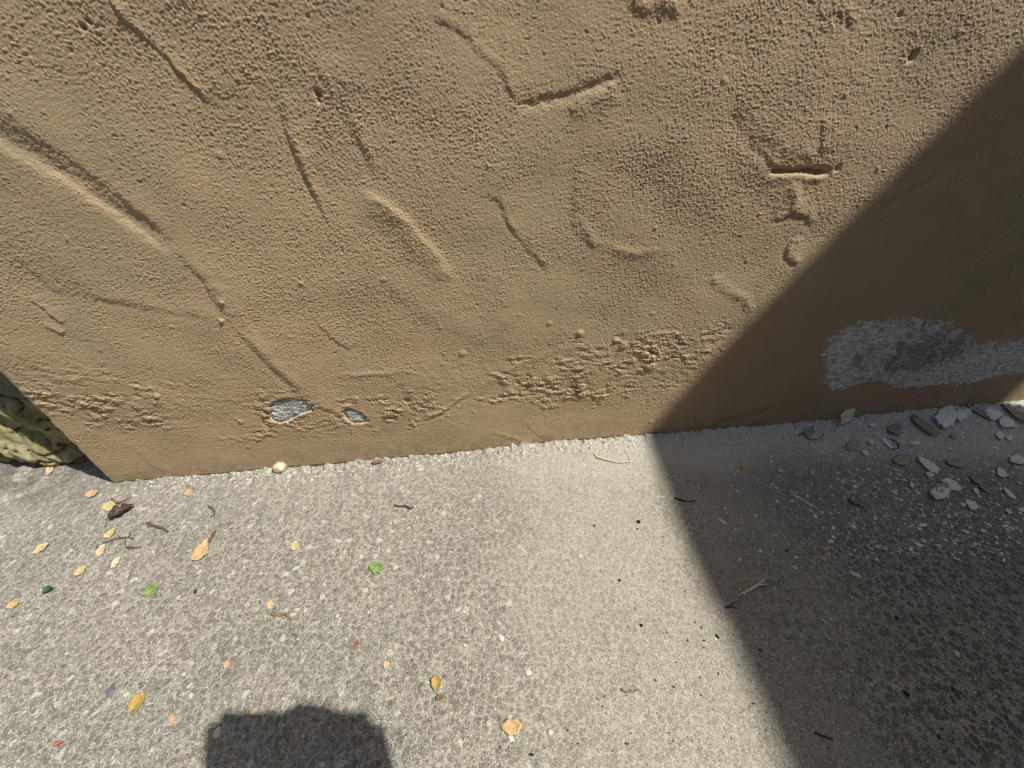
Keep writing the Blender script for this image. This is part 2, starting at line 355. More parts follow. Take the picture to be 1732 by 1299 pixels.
# ------------------------------------------------------------------ the stucco wall
# marks left by the trowel, read off the photo: points, kind, half width (px), depth (mm)
STROKES = [
 ([(-80, 182), (0, 231), (100, 291), (200, 360), (300, 432)], 'T', 17, 2.6),
 ([(-80, 150), (0, 200), (100, 258), (200, 330), (290, 410)], 'S', 8, 0.7),
 ([(290, 418), (340, 470), (385, 540), (440, 600), (500, 655), (535, 684)], 'S', 8, 1.7),
 ([(175, -10), (215, 40), (265, 85), (330, 150), (352, 182)], 'S', 4, 1.5),
 ([(462, 150), (490, 240), (520, 310), (552, 375)], 'S', 6, 1.6),
 ([(360, 180), (410, 145), (462, 150)], 'S', 9, 0.6),
 ([(520, 90), (580, 190), (612, 250), (636, 310)], 'S', 8, 1.2),
 ([(600, 325), (655, 350), (700, 390), (735, 430), (770, 480)], 'Q', 13, 1.9),
 ([(720, 30), (770, 50), (805, 85), (840, 110), (855, 145), (875, 180)], 'S', 6, 0.9),
 ([(870, 182), (930, 172), (1000, 147), (1055, 124)], 'G', 7, 1.6),
 ([(960, 190), (1010, 170), (1050, 150)], 'R', 16, 1.0),
 ([(805, 327), (840, 338), (862, 380), (890, 420), (935, 468)], 'S', 6, 1.2),
 ([(972, 330), (982, 380), (1010, 415), (1070, 428), (1150, 424)], 'R', 8, 0.85),
 ([(978, 270), (970, 310), (966, 360), (985, 400), (1015, 425)], 'S', 9, 0.6),
 ([(1298, 288), (1345, 291), (1380, 289), (1408, 289)], 'G', 5, 5.5),
 ([(1290, 301), (1345, 303), (1400, 299)], 'R', 6, 0.7),
 ([(1225, 190), (1262, 232), (1300, 255), (1345, 262)], 'G', 14, 1.1),
 ([(1390, 195), (1388, 225), (1385, 262)], 'S', 5, 1.2),
 ([(1345, 308), (1348, 358)], 'R', 9, 1.0),
 ([(1262, 236), (1292, 262), (1308, 285)], 'S', 6, 0.9),
 ([(1300, 262), (1345, 255), (1385, 258)], 'R', 12, 0.9),
 ([(1305, 378), (1340, 362), (1366, 368), (1370, 388)], 'S', 5, 1.2),
 ([(1352, 395), (1335, 415), (1333, 436), (1350, 452)], 'S', 6, 1.6),
 ([(1480, 362), (1540, 325), (1600, 290)], 'G', 5, 1.4),
 ([(1200, 466), (1235, 492), (1262, 508), (1278, 530)], 'R', 8, 0.9),
 ([(48, 505), (80, 525), (108, 548)], 'S', 4, 1.3),
 ([(75, 545), (92, 552), (115, 562)], 'R', 6, 0.9),
 ([(20, 425), (70, 470), (100, 500)], 'S', 7, 0.6),
 ([(100, 488), (200, 512), (290, 528), (385, 547)], 'S', 9, 0.8),
 ([(525, 535), (560, 570), (595, 594)], 'S', 5, 0.8),
 ([(560, 637), (600, 632), (660, 630), (704, 626)], 'R', 5, 0.8),
 ([(715, 712), (750, 690), (798, 662)], 'R', 3.5, 1.1),
 ([(720, 716), (755, 695), (800, 668)], 'G', 3.0, 0.7),
 ([(800, 662), (860, 625), (930, 598), (1010, 580)], 'R', 7, 0.6),
 ([(880, 715), (915, 742), (955, 753)], 'S', 5, 0.9),
 ([(830, 730), (870, 744), (905, 757)], 'R', 5, 0.6),
 ([(1165, 742), (1235, 712), (1320, 686)], 'G', 8, 1.3),
 ([(1180, 728), (1240, 700), (1330, 672)], 'R', 8, 0.8),
 ([(228, 758), (250, 785), (285, 803)], 'S', 5, 0.6),
 ([(428, 682), (446, 690), (458, 699)], 'S', 4, 1.3),
 ([(530, 684), (560, 694), (592, 706)], 'S', 5, 1.2),
 ([(905, 500), (850, 560), (790, 590)], 'S', 12, 0.6),
 ([(640, 470), (700, 530), (800, 575)], 'S', 14, 0.6),
 ([(1060, 0), (1120, 2), (1160, 10)], 'R', 14, 1.6),
 ([(1290, 600), (1320, 612), (1360, 597)], 'S', 4, 1.2),
 ([(840, -10), (848, 60), (850, 110)], 'S', 6, 0.7),
 ([(1400, 10), (1432, 25), (1444, 45)], 'S', 8, 1.0),
 ([(1560, 610), (1640, 600)], 'S', 5, 0.6),
]
ROUGH = [(1095, 590, 80, 34, 1.0), (1105, 610, 26, 26, 1.4), (900, 662, 80, 30, 1.3), (1010, 668, 70, 18, 1.2), (960, 620, 110, 40, 0.5), (330, 690, 260, 60, 0.25), (1150, 640, 160, 60, 0.3), (750, 640, 150, 50, 0.25), (100, 640, 120, 60, 0.4), (140, 680, 120, 34, 0.9),
         (220, 710, 70, 22, 0.9), (560, 712, 160, 26, 0.9), (420, 738, 60, 14, 0.9), (480, 690, 60, 34, 0.9), (1195, 580, 45, 40, 0.8), (690, 690, 70, 34, 0.9), (1545, 92, 12, 10, 0.9),
         (1420, 25, 50, 34, 0.5), (360, 165, 80, 50, 0.2), (980, 640, 190, 60, 0.3)]
BUMPS = [(268, 667, 4.5, 2.4), (376, 541, 3.5, 1.8), (378, 510, 3.5, 1.6), (982, 565, 5, 2.4), (1055, 585, 7, 2.2), (1100, 620, 10, 2.6), (1090, 600, 8, 1.8), (930, 548, 4, 1.0), (782, 597, 6, 1.3),
         (537, 158, 6, -3.0), (538, 170, 4, -2.5), (137, 45, 5, -2.4), (146, 36, 4, -2.0), (688, 677, 6, -2.8), (1542, 96, 7, -2.4), (1417, 284, 5, -3.0), (1520, 25, 4, -1.6), (876, 650, 4, -1.6), (235, 668, 5, -1.3)]
PATCH = {
 'small': [(457, 684), (462, 677), (478, 673), (497, 671), (513, 675), (533, 683), (529, 694), (517, 698), (500, 704), (486, 713), (472, 716), (459, 710), (455, 700)],
 'tiny': [(578, 696), (586, 689), (599, 690), (612, 697), (628, 713), (617, 715), (600, 716), (587, 710)],
 'big': [(1390, 606), (1400, 578), (1422, 556), (1450, 543), (1478, 545), (1510, 539), (1556, 536), (1600, 545), (1636, 560), (1650, 577), (1690, 577), (1740, 572), (1800, 568),
         (1850, 590), (1830, 618), (1780, 628), (1732, 630), (1700, 632), (1668, 640), (1640, 651), (1600, 650), (1556, 655), (1515, 652), (1482, 643), (1452, 645), (1424, 660), (1400, 657), (1391, 640), (1402, 626)],
}
def insidepoly(x, y, pts):
    c = np.zeros(x.shape, bool); n = len(pts)
    for i in range(n):
        x1, y1 = pts[i]; x2, y2 = pts[(i + 1) % n]
        if y1 == y2: continue
        k = ((y1 > y) != (y2 > y)) & (x < (x2 - x1) * (y - y1) / (y2 - y1) + x1)
        c ^= k
    return c
def signed(x, y, pts):
    d, _, _ = polydist(x, y, pts + [pts[0]])
    return np.where(insidepoly(x, y, pts), -d, d)

STEP = 0.00062
us = axis(0.0, 1.62, STEP, -1, 4.2); us = us[us >= 0]
vs = axis(-0.012, 0.535, STEP, -1, 2.3); vs = vs[vs >= -0.0121]
U, V = np.meshgrid(us, vs)
U = U.astype(np.float64); V = V.astype(np.float64)
def wall_relief(U, V):
    n = perlin
    h = 0.0042 * n(U * 2.6, V * 2.6, 21) + 0.0022 * n(U * 7, V * 7, 22) + 0.0007 * n(U * 19, V * 22, 23)
    rough = 0.88 + 0.32 * n(U * 4.5, V * 4.5, 24) + 0.40 * n(U * 13, V * 16, 25) + 0.35 * n(U * 40, V * 45, 46)
    rough = rough + 0.06 * sstep(V, 0.22, 0.48) * sstep(U, 0.25, 0.7) - 0.55 * sstep(V, 0.055, 0.015)
    rough = np.clip(rough, 0.42, 1.3)
    wu = U + 0.0009 * n(U * 130, V * 130, 26); wv = V + 0.0009 * n(U * 130, V * 130, 27)
    a = n(wu * 480, wv * 520, 28); b = n((wu * 0.83 - wv * 0.55) * 740, (wu * 0.55 + wv * 0.83) * 740, 29); c = n((wu * 0.5 + wv * 0.87) * 225, (wv * 0.5 - wu * 0.87) * 225, 30)
    g = 0.36 * a + 0.30 * b + 0.20 * c + 0.75 * np.maximum(0, a - 0.22) + 0.6 * np.maximum(0, b - 0.25) - 0.25 * np.maximum(0, -a - 0.35)
    st = n(U * 60 + V * 35, V * 260 - U * 40, 31)         # short drags of the trowel
    h = h + rough * g * 0.00062 + 0.00010 * st
    # sparse grit under the paint
    s1 = n(wu * 95, wv * 95, 33)
    h = h + 0.0010 * np.maximum(0, s1 - 0.70) * 3
    s2 = n(wu * 150, wv * 150, 34)
    h = h - 0.0012 * np.maximum(0, s2 - 0.72) * 3
    SU = U + 0.0020 * n(U * 40, V * 40, 35) + 0.0013 * n(U * 160, V * 160, 41); SV = V + 0.0020 * n(U * 40, V * 40, 36) + 0.0013 * n(U * 160, V * 160, 42)
    nv, nu = U.shape
    for pts, kind, w, dmm in STROKES:
        q = [tuple(wp(*p)) for p in pts]
        if q[0][0] > q[-1][0]: q = q[::-1]
        mid = pts[len(pts) // 2]; ww = w * wscale(*mid); R = ww * 6 + 0.03
        u0, u1 = min(p[0] for p in q) - R, max(p[0] for p in q) + R
        v0, v1 = min(p[1] for p in q) - R, max(p[1] for p in q) + R
        i0, i1 = np.searchsorted(us, [u0, u1]); j0, j1 = np.searchsorted(vs, [v0, v1])
        if i1 <= i0 or j1 <= j0: continue
        sl = (slice(j0, j1), slice(i0, i1))
        d, s, tt = polydist(SU[sl], SV[sl], q)
        tap = sstep(tt, 0, 0.15) * (1 - sstep(tt, 0.85, 1.0)) * np.clip(0.85 + (0.9 * n(U[sl] * 30, V[sl] * 30, 37) + 0.5 * n(U[sl] * 85, V[sl] * 85, 45)) * (0.35 if kind in 'TQG' else 0.8), 0.1, 1.6)
        cut = 1 - sstep(d - np.abs(s), 0.0, ww * 1.5)
        dd = dmm * 0.001 * (1.2 if kind == 'S' else 1.1)
        if kind == 'G': add = -dd * np.exp(-(d / ww) ** 2)
        elif kind == 'T': add = -dd * np.exp(-(d / np.where(s > 0, ww * 1.45, ww * 0.7)) ** 2)   # gouge, steep on its lower side
        elif kind == 'Q': add = dd * np.exp(-(d / np.where(s > 0, ww * 0.7, ww * 2.2)) ** 2)    # ridge, steep on its upper side
        elif kind == 'R': add = dd * np.exp(-(d / ww) ** 2)
        else:                                             # lip: the upper coat stands proud and feathers out
            add = dd * (1 / (1 + np.exp(-np.clip(s / (ww * 0.38), -30, 30)))) * np.exp(-np.maximum(s, 0) / (ww * 3.2)) - 0.35 * dd * np.exp(-((s + ww * 0.3) / ww) ** 2)
            tap = tap * cut
        h[sl] += add * tap
    for (px, py, rx, ry, am) in ROUGH:
        c0 = wp(px, py); k = wscale(px, py); ru, rv = rx * k, ry * k * 1.15
        m = am * (1 - sstep(np.hypot((U - c0[0]) / ru, (V - c0[1]) / rv) + 0.8 * n(U * 38, V * 45, 38) + 0.35 * n(U * 110, V * 120, 44), 0.25, 1.15))
        cl = 0.9 * n(wu * 80 + wv * 30, wv * 150, 39) + 0.75 * (0.4 - np.abs(n(wu * 170 + wv * 50, wv * 260, 40))) + 0.45 * n(wu * 360, wv * 420, 43)
        h = h + m * cl * 0.0014
    for (px, py, r, dmm) in BUMPS:
        c0 = wp(px, py); k = wscale(px, py) * r
        h = h + dmm * 0.001 * np.exp(-(((U - c0[0]) ** 2 + (V - c0[1]) ** 2) / k ** 2) ** 1.5)
    return h
WH = wall_relief(U, V)
dark = np.zeros(U.shape); brown = np.zeros(U.shape); part = np.zeros(U.shape, np.int8)
for k, (nm, pts) in enumerate(PATCH.items()):
    q = [tuple(wp(*p)) for p in pts]
    u0, u1 = min(p[0] for p in q) - 0.05, max(p[0] for p in q) + 0.05
    v0, v1 = min(p[1] for p in q) - 0.05, max(p[1] for p in q) + 0.05
    i0, i1 = np.searchsorted(us, [u0, u1]); j0, j1 = np.searchsorted(vs, [v0, v1])
    s = (slice(j0, j1), slice(i0, i1)); u, v = U[s], V[s]
    d = signed(u, v, q)
    if nm == 'big':
        d = d + 0.006 * perlin(u * 55, v * 70, 50) + 0.006 * perlin(u * 140, v * 200, 51) + 0.0045 * perlin(u * 330, v * 420, 52)
        e = (d < 0)
        # a few islands of paint left on it
        isl = (perlin(u * 75 + v * 20, v * 110, 53) + 0.7 * perlin(u * 260, v * 320, 56) > 0.44) & (d > -0.020)
        e &= ~isl
        c0 = wp(1568, 596); r = np.hypot((u - c0[0]) / 0.085, (v - c0[1]) / 0.040)
        dark[s] = 1 - sstep(r + 0.5 * perlin(u * 50, v * 60, 54) + 0.35 * perlin(u * 180, v * 220, 57), 0.5, 1.15)
        c1 = wp(1462, 605); r = np.hypot((u - c1[0]) / 0.026, (v - c1[1]) / 0.03)
        c2 = wp(1480, 640); r2 = np.hypot((u - c2[0]) / 0.05, (v - c2[1]) / 0.012)
        brown[s] = np.maximum(1 - sstep(r + 0.4 * perlin(u * 60, v * 60, 55), 0.4, 1.1), 1 - sstep(r2, 0.5, 1.1))
        rec = 0.0010 * sstep(-d, 0.0, 0.003)
        gr = perlin(u * 230, v * 290, 58) * 0.0005 + perlin(u * 110, v * 160, 59) * 0.0006
    else:
        d = d + 0.0018 * perlin(u * 150, v * 150, 60) + 0.0008 * perlin(u * 320, v * 320, 61)
        e = d < 0
        rec = (0.0012 if nm == 'small' else 0.0008) * sstep(-d, -0.0004, 0.0010) + np.where(d < 0, 0.0016 * np.exp(-((-d - 0.0012) / 0.0022) ** 2), 0) - 0.0002 * np.exp(-((d - 0.002) / 0.002) ** 2)
        dark[s] = np.where(e, 0.65, dark[s])
        gr = perlin(u * 300, v * 360, 58) * 0.0006 + perlin(u * 500, v * 500, 59) * 0.0004 + 0.0009 * (v - v.mean()) / 0.02 * 0
    part[s] = np.where(e, k + 1, part[s])
    WH[s] = WH[s] * np.where(d < 0, 0.6, 1) - rec + np.where(e, gr, 0)
fade = (1 - sstep(U, 1.66, 1.8)) * (1 - sstep(V, 0.56, 0.7))
WH = WH * fade
# fold the sheet round the corner: rounded arris
RAD = 0.006
arc = np.where(U < RAD, RAD - np.sqrt(np.maximum(0, RAD ** 2 - (RAD - U) ** 2)), 0.0)
off = WH * sstep(U, 0, 0.012) - arc
bot = 0.004 * sstep(V, 0.006, 0.0)
off = off - bot * 0.5
edgew = 0.0022 * perlin(np.zeros_like(V), V * 60, 70) + 0.0008 * perlin(np.zeros_like(V), V * 200, 71)
UU = U + edgew * (1 - sstep(U, 0, 0.02))
WP = WA[None, None, :] + UU[..., None] * WD + off[..., None] * WN + V[..., None] * np.array([0, 0, 1.0])
nv, nu = U.shape
# side return of the wall, going away from the camera
ns = 40; dep = np.linspace(0, 0.26, ns)[1:][::-1]
SP = WP[:, :1, :] - dep[None, :, None] * WN
SPn = 0.0008 * perlin(dep[None, :] * 200 + V[:, :1] * 0, V[:, :1] * 200 + dep[None, :] * 0, 72)
SP = SP - SPn[..., None] * WD
WP = np.concatenate([SP, WP], 1)
ex = lambda a: np.concatenate([np.zeros((nv, ns - 1), a.dtype), a], 1)
part, dark, brown = ex(part), ex(dark), ex(brown)
nu2 = WP.shape[1]
idx = np.arange(nv * nu2).reshape(nv, nu2)
quads = np.stack([idx[:-1, :-1], idx[:-1, 1:], idx[1:, 1:], idx[1:, :-1]], -1).reshape(-1, 4)
pq = part[:-1, :-1].ravel()
wall = empty('stucco_wall', tuple(WA))
tag(wall, 'tan stucco wall with trowel marks and bare patches rising from the concrete', 'wall')
PF = WP.reshape(-1, 3) - WA
at = {'dark': dark.ravel(), 'brown': brown.ravel()}
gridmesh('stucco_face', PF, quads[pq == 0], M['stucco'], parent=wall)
for k, lb in ((1, 'round grey bare patch with a crisp chipped rim'), (2, 'small pale bare patch shaped like a leaf'), (3, 'large ragged grey patch where the paint has peeled')):
    tag(gridmesh('bare_patch', PF, quads[pq == k], M['bare'], at, parent=wall), lb)
# back and top of the wall
def boxpts(o, a, b, c):
    o, a, b, c = map(np.array, (o, a, b, c))
    return [o, o + a, o + a + b, o + b, o + c, o + a + c, o + a + b + c, o + b + c]
BF = [(0, 3, 2, 1), (4, 5, 6, 7), (0, 1, 5, 4), (1, 2, 6, 5), (2, 3, 7, 6), (3, 0, 4, 7)]
meshobj('wall_core', boxpts(WD * 0.004 - WN * 0.25 + np.array([0, 0, -0.1]), WD * 4.19, WN * 0.236, np.array([0, 0, 2.396])), BF, M['stucco'], wall, False)
meshobj('coping', boxpts(-WD * 0.02 - WN * 0.29 + np.array([0, 0, 2.301]), WD * 4.25, WN * 0.32, np.array([0, 0, 0.05])), BF, M['bare'], wall, False)

# ------------------------------------------------------------------ boulder behind the corner
def boulder(name, cen, size, seed, label, cat, grp=None, lift=0.0):
    bm = bmesh.new(); bmesh.ops.create_icosphere(bm, subdivisions=7, radius=1.0)
    V0 = np.array([v.co[:] for v in bm.verts])
    q = np.sign(V0) * np.abs(V0) ** 0.62                    # squarer than a ball
    q = q / np.maximum(1.0, np.linalg.norm(q, axis=1)[:, None] * 0.72)
    p = q * np.array(size)
    x, y, z = p.T
    r = 0.020 * perlin(x * 9 + z * 5, y * 9 - z * 7, seed) + 0.011 * perlin(x * 24 + z * 20, y * 24 + z * 9, seed + 1) + 0.004 * perlin(x * 60 + z * 40, y * 60 - z * 50, seed + 2)
    cr = np.abs(perlin(x * 13 + y * 4, z * 34 + x * 6, seed + 3)); r = r - 0.012 * np.exp(-(cr / 0.028) ** 2)
    cr = np.abs(perlin(x * 22 + z * 8, y * 18 + x * 9, seed + 5)); r = r - 0.004 * np.exp(-(cr / 0.03) ** 2)
    pl = perlin(x * 16 + z * 6, y * 16 + z * 16, seed + 7); r = r + 0.010 * (np.floor(pl * 3) + sstep(pl * 3 - np.floor(pl * 3), 0.6, 1.0)) / 3
    r = r + 0.0022 * perlin(x * 140 + z * 90, y * 140 - z * 120, seed + 8) + 0.0014 * perlin(x * 300 + z * 190, y * 300 - z * 260, seed + 9)
    nn = V0 / np.linalg.norm(V0, axis=1)[:, None]
    p = p + nn * r[:, None]
    for v, c in zip(bm.verts, p): v.co = c
    m = bpy.data.meshes.new(name); bm.to_mesh(m); bm.free()
    m.polygons.foreach_set('use_smooth', [True] * len(m.polygons)); m.materials.append(M['rock'])
    o = link(bpy.data.objects.new(name, m)); o.location = cen
    return tag(o, label, cat, grp)
ROT = math.atan2(0.04, 0.2)
b1 = boulder('boulder', (-0.87, 0.545, 0.056), (0.28, 0.165, 0.098), 80, 'mossy yellowish boulder lying behind the left corner of the wall', 'boulder')
b1.rotation_euler = (0.0, 0.04, -0.12)

# ------------------------------------------------------------------ boundary screen to the right that throws the big shadow
sdir = np.array([-0.046, 1.0, 0.0]); sdir /= np.linalg.norm(sdir)
def screen():
    HT = 2.117; y0 = 0.352
    base = np.array([1.35, y0, 0.0]); root = empty('board_fence', tuple(base))
    tag(root, 'tall brown board fence standing out of frame to the right and throwing the wide shadow', 'fence')
    nrm = np.array([sdir[1], -sdir[0], 0.0])
    wood = simple('fence_wood', (0.10, 0.07, 0.045), (0.17, 0.12, 0.08), 20, bump=0.5, bd=0.002)
    nb = 24; bw = 0.14
    for i in range(nb):
        o = -sdir * (bw * (i + 1)) + nrm * (0.0 if i % 2 else 0.004)
        meshobj('board', boxpts(o + np.array([0, 0, -0.02]), sdir * (bw + 0.004 - 0.006 * (i == 0)), nrm * 0.022, np.array([0, 0, HT + 0.02 - 0.0])), BF, wood, root, False)
    for z in (0.3, 1.1, 1.9):
        meshobj('rail', boxpts(-sdir * nb * bw + nrm * 0.03 + np.array([0, 0, z]), sdir * (nb * bw - 0.02), nrm * 0.05, np.array([0, 0, 0.09])), BF, wood, root, False)
    for k in range(3):
        meshobj('post', boxpts(-sdir * (0.3 + k * 1.4) + nrm * 0.083 + np.array([0, 0, -0.02]), sdir * 0.09, nrm * 0.09, np.array([0, 0, HT - 0.1])), BF, wood, root, False)
screen()
# unseen roofed block added behind the camera: it hides half of the sky
hb = empty('sky_blocker', (0.0, -1.45, 0.0))
tag(hb, 'unseen grey roofed block added behind the camera to cut down the sky light', 'sky_blocker')
meshobj('wall', boxpts((-4.0, -0.3, -0.1), (8, 0, 0), (0, 0.3, 0), (0, 0, 3.3)), BF, simple('blocker_render', (0.42, 0.42, 0.40), (0.50, 0.50, 0.47), 8), hb, False)  # upright slab of the added block, narrows the sky
meshobj('blocker_roof', [(-4.3, 0.25, 3.14), (4.3, 0.25, 3.14), (4.3, -2.4, 4.3), (-4.3, -2.4, 4.3), (-4.3, 0.25, 3.24), (4.3, 0.25, 3.24), (4.3, -2.4, 4.4), (-4.3, -2.4, 4.4)], BF, M['brownpaint'], hb, False)

# ------------------------------------------------------------------ the phone that took the picture, held out over the ground
up = np.array([0, ST, CT]); fw = np.array([0, CT, -ST]); rt = np.array([1.0, 0, 0])
def phone():
    cen = np.array([0, 0, H]) + rt * 0.060 - up * 0.020 - fw * 0.010
    R = Matrix((tuple(rt), tuple(up), tuple(-fw))).transposed().to_4x4()
    root = empty('phone', tuple(cen)); root.rotation_euler = R.to_euler()
    tag(root, 'dark phone held level above the concrete, seen only by its shadow', 'phone')
    bm = bmesh.new(); bmesh.ops.create_cube(bm, size=1.0)
    bmesh.ops.scale(bm, vec=(0.153, 0.078, 0.008), verts=bm.verts)
    ed = [e for e in bm.edges if abs(e.verts[0].co.z - e.verts[1].co.z) > 0.005]
    bmesh.ops.bevel(bm, geom=ed, offset=0.011, segments=6, affect='EDGES')
    m = bpy.data.meshes.new('phone_case'); bm.to_mesh(m); bm.free(); m.materials.append(M['black'])
    link(bpy.data.objects.new('phone_case', m), root)
    bm = bmesh.new(); bmesh.ops.create_cone(bm, segments=32, radius1=0.007, radius2=0.0065, depth=0.0014, cap_ends=True)
    m = bpy.data.meshes.new('lens'); bm.to_mesh(m); bm.free(); m.materials.append(M['black'])
    l = link(bpy.data.objects.new('lens', m), root); l.location = (-0.060, 0.020, -0.0049)
    return root, R, cen
phone()

def skin_mesh(name, chains, mat, parent=None, sub=2):
    """chains: lists of (x,y,z,r) sharing joints by equal position"""
    vid = {}; verts = []; rad = []; edges = []
    for ch in chains:
        prev = None
        for (x, y, z, r) in ch:
            k = (round(x, 4), round(y, 4), round(z, 4))
            if k not in vid: vid[k] = len(verts); verts.append((x, y, z)); rad.append(r)
            if prev is not None and prev != vid[k]: edges.append((prev, vid[k]))
            prev = vid[k]
    m = bpy.data.meshes.new(name); m.from_pydata(verts, edges, []); m.update()
    o = link(bpy.data.objects.new(name, m), parent)
    md = o.modifiers.new('Skin', 'SKIN')
    for i, r in enumerate(rad): m.skin_vertices[0].data[i].radius = (r, r)
    m.skin_vertices[0].data[0].use_root = True
    s = o.modifiers.new('Sub', 'SUBSURF'); s.levels = sub; s.render_levels = sub
    dg = bpy.context.evaluated_depsgraph_get()
    me = bpy.data.meshes.new_from_object(o.evaluated_get(dg)); me.name = name
    o.modifiers.clear(); o.data = me
    me.materials.clear(); me.materials.append(mat)
    me.polygons.foreach_set('use_smooth', [True] * len(me.polygons))
    return o

def photographer():
    skin = simple('skin', (0.46, 0.28, 0.19), (0.50, 0.31, 0.22), 30, bump=0.1, rough=0.55)
    cloth = simple('dark_cloth', (0.05, 0.06, 0.08), (0.07, 0.08, 0.10), 200)
    hairm = simple('hair', (0.03, 0.02, 0.015), (0.05, 0.035, 0.025), 300)
    root = empty('person', (0.12, -0.60, 0.0))
    tag(root, 'person crouching behind the camera in dark clothes, holding the phone out', 'person')
    o = np.array([0.12, -0.60, 0.0])
    def L(x, y, z, r): return (x - o[0], y - o[1], z - o[2], r)
    pel = L(0.12, -0.62, 0.26, 0.13); ch = L(0.12, -0.50, 0.60, 0.13); nk = L(0.12, -0.45, 0.74, 0.055)
    c = np.array([0, 0, H]) + rt * 0.060 - up * 0.020 - fw * 0.016
    body = [[pel, L(0.12, -0.57, 0.42, 0.125), ch, nk, L(0.12, -0.43, 0.80, 0.06), L(0.12, -0.41, 0.87, 0.085), L(0.12, -0.42, 0.94, 0.075)]]
    for s in (-1, 1):
        hand = c + rt * s * (0.062 if s > 0 else 0.050) - up * 0.022 - fw * 0.030
        wr = hand - up * 0.055 - fw * 0.055 + rt * s * 0.03
        el = np.array([0.12 + s * 0.24, -0.33, 0.38])
        if s < 0:                                            # the free hand rests on the knee
            hand = np.array([-0.05, -0.30, 0.44]); el = np.array([-0.16, -0.52, 0.40]); wr = np.array([-0.08, -0.36, 0.44])
        body.append([ch, L(0.12 + s * 0.17, -0.48, 0.66, 0.06), L(*el, 0.043), L(*wr, 0.026), L(*hand, 0.026)])
        for k, (du, df, ln) in enumerate([(0.030, 0.016, 0.05), (0.010, 0.018, 0.055), (-0.010, 0.018, 0.052), (-0.028, 0.016, 0.042)]):
            a = hand + up * du * 0.7; b = hand + up * du + fw * df - rt * s * 0.008; d = b - rt * s * (ln * 0.35) + fw * 0.006
            body.append([L(*hand, 0.026), L(*a, 0.011), L(*b, 0.009), L(*d, 0.008)])
        if s > 0: body.append([L(*hand, 0.026), L(*(hand + up * 0.035 + rt * 0.006), 0.010), L(*(c + up * 0.038 + rt * 0.040), 0.011), L(*(c + up * 0.040 - rt * 0.005 + fw * 0.006), 0.010)])
        t1 = hand + up * 0.01 - fw * 0.016 - rt * s * 0.012; t2 = t1 - rt * s * 0.03 + up * 0.010
        body.append([L(*hand, 0.026), L(*t1, 0.011), L(*t2, 0.009)])
        body.append([pel, L(0.12 + s * 0.10, -0.60, 0.24, 0.10), L(0.12 + s * 0.18, -0.32, 0.36, 0.065), L(0.12 + s * 0.17, -0.42, 0.07, 0.042), L(0.12 + s * 0.18, -0.28, 0.035, 0.034)])
    skin_mesh('body', body, skin, root, 2)
    tor = [[(pel[0], pel[1], pel[2], 0.155), (ch[0], ch[1], ch[2], 0.16), (nk[0], nk[1], nk[2] - 0.03, 0.075)]]
    trs = [[(pel[0], pel[1], pel[2] - 0.005, 0.15)]]
    for s in (-1, 1):
        tor.append([(ch[0], ch[1], ch[2], 0.16), L(0.12 + s * 0.17, -0.48, 0.66, 0.075), L(0.12 + s * 0.24, -0.33, 0.38, 0.056)])
        trs.append([(pel[0], pel[1], pel[2] - 0.005, 0.15), L(0.12 + s * 0.10, -0.60, 0.24, 0.115), L(0.12 + s * 0.18, -0.32, 0.36, 0.08), L(0.12 + s * 0.17, -0.42, 0.09, 0.055)])
    skin_mesh('shirt', tor, cloth, root, 2); skin_mesh('trousers', trs[1:], cloth, root, 2)
    for sg in (-1, 1):
        skin_mesh('shoe', [[L(0.12 + sg * 0.17, -0.43, 0.055, 0.048), L(0.12 + sg * 0.175, -0.36, 0.042, 0.043), L(0.12 + sg * 0.18, -0.25, 0.036, 0.036)]], M['darktwig'], root, 2)
        bm = bmesh.new(); bmesh.ops.create_uvsphere(bm, u_segments=16, v_segments=10, radius=0.012)
        m = bpy.data.meshes.new('eye'); bm.to_mesh(m); bm.free(); m.polygons.foreach_set('use_smooth', [True] * len(m.polygons)); m.materials.append(M['whitestone'])
        e = link(bpy.data.objects.new('eye', m), root); e.location = L(0.12 + sg * 0.031, -0.342, 0.873, 0)[:3]
        skin_mesh('ear', [[L(0.12 + sg * 0.077, -0.425, 0.845, 0.010), L(0.12 + sg * 0.088, -0.435, 0.868, 0.014), L(0.12 + sg * 0.082, -0.425, 0.888, 0.010)]], skin, root, 1)
    skin_mesh('nose', [[L(0.12, -0.338, 0.878, 0.009), L(0.12, -0.318, 0.850, 0.014), L(0.12, -0.336, 0.842, 0.010)]], skin, root, 1)
    skin_mesh('mouth', [[L(0.095, -0.352, 0.815, 0.006), L(0.12, -0.342, 0.813, 0.008), L(0.145, -0.352, 0.815, 0.006)]], simple('lips', (0.42, 0.18, 0.14), (0.46, 0.22, 0.17)), root, 1)
    hx = L(0.12, -0.46, 0.93, 0.09)
    skin_mesh('hair', [[hx, L(0.12, -0.49, 0.86, 0.080)]], hairm, root, 2)
photographer()

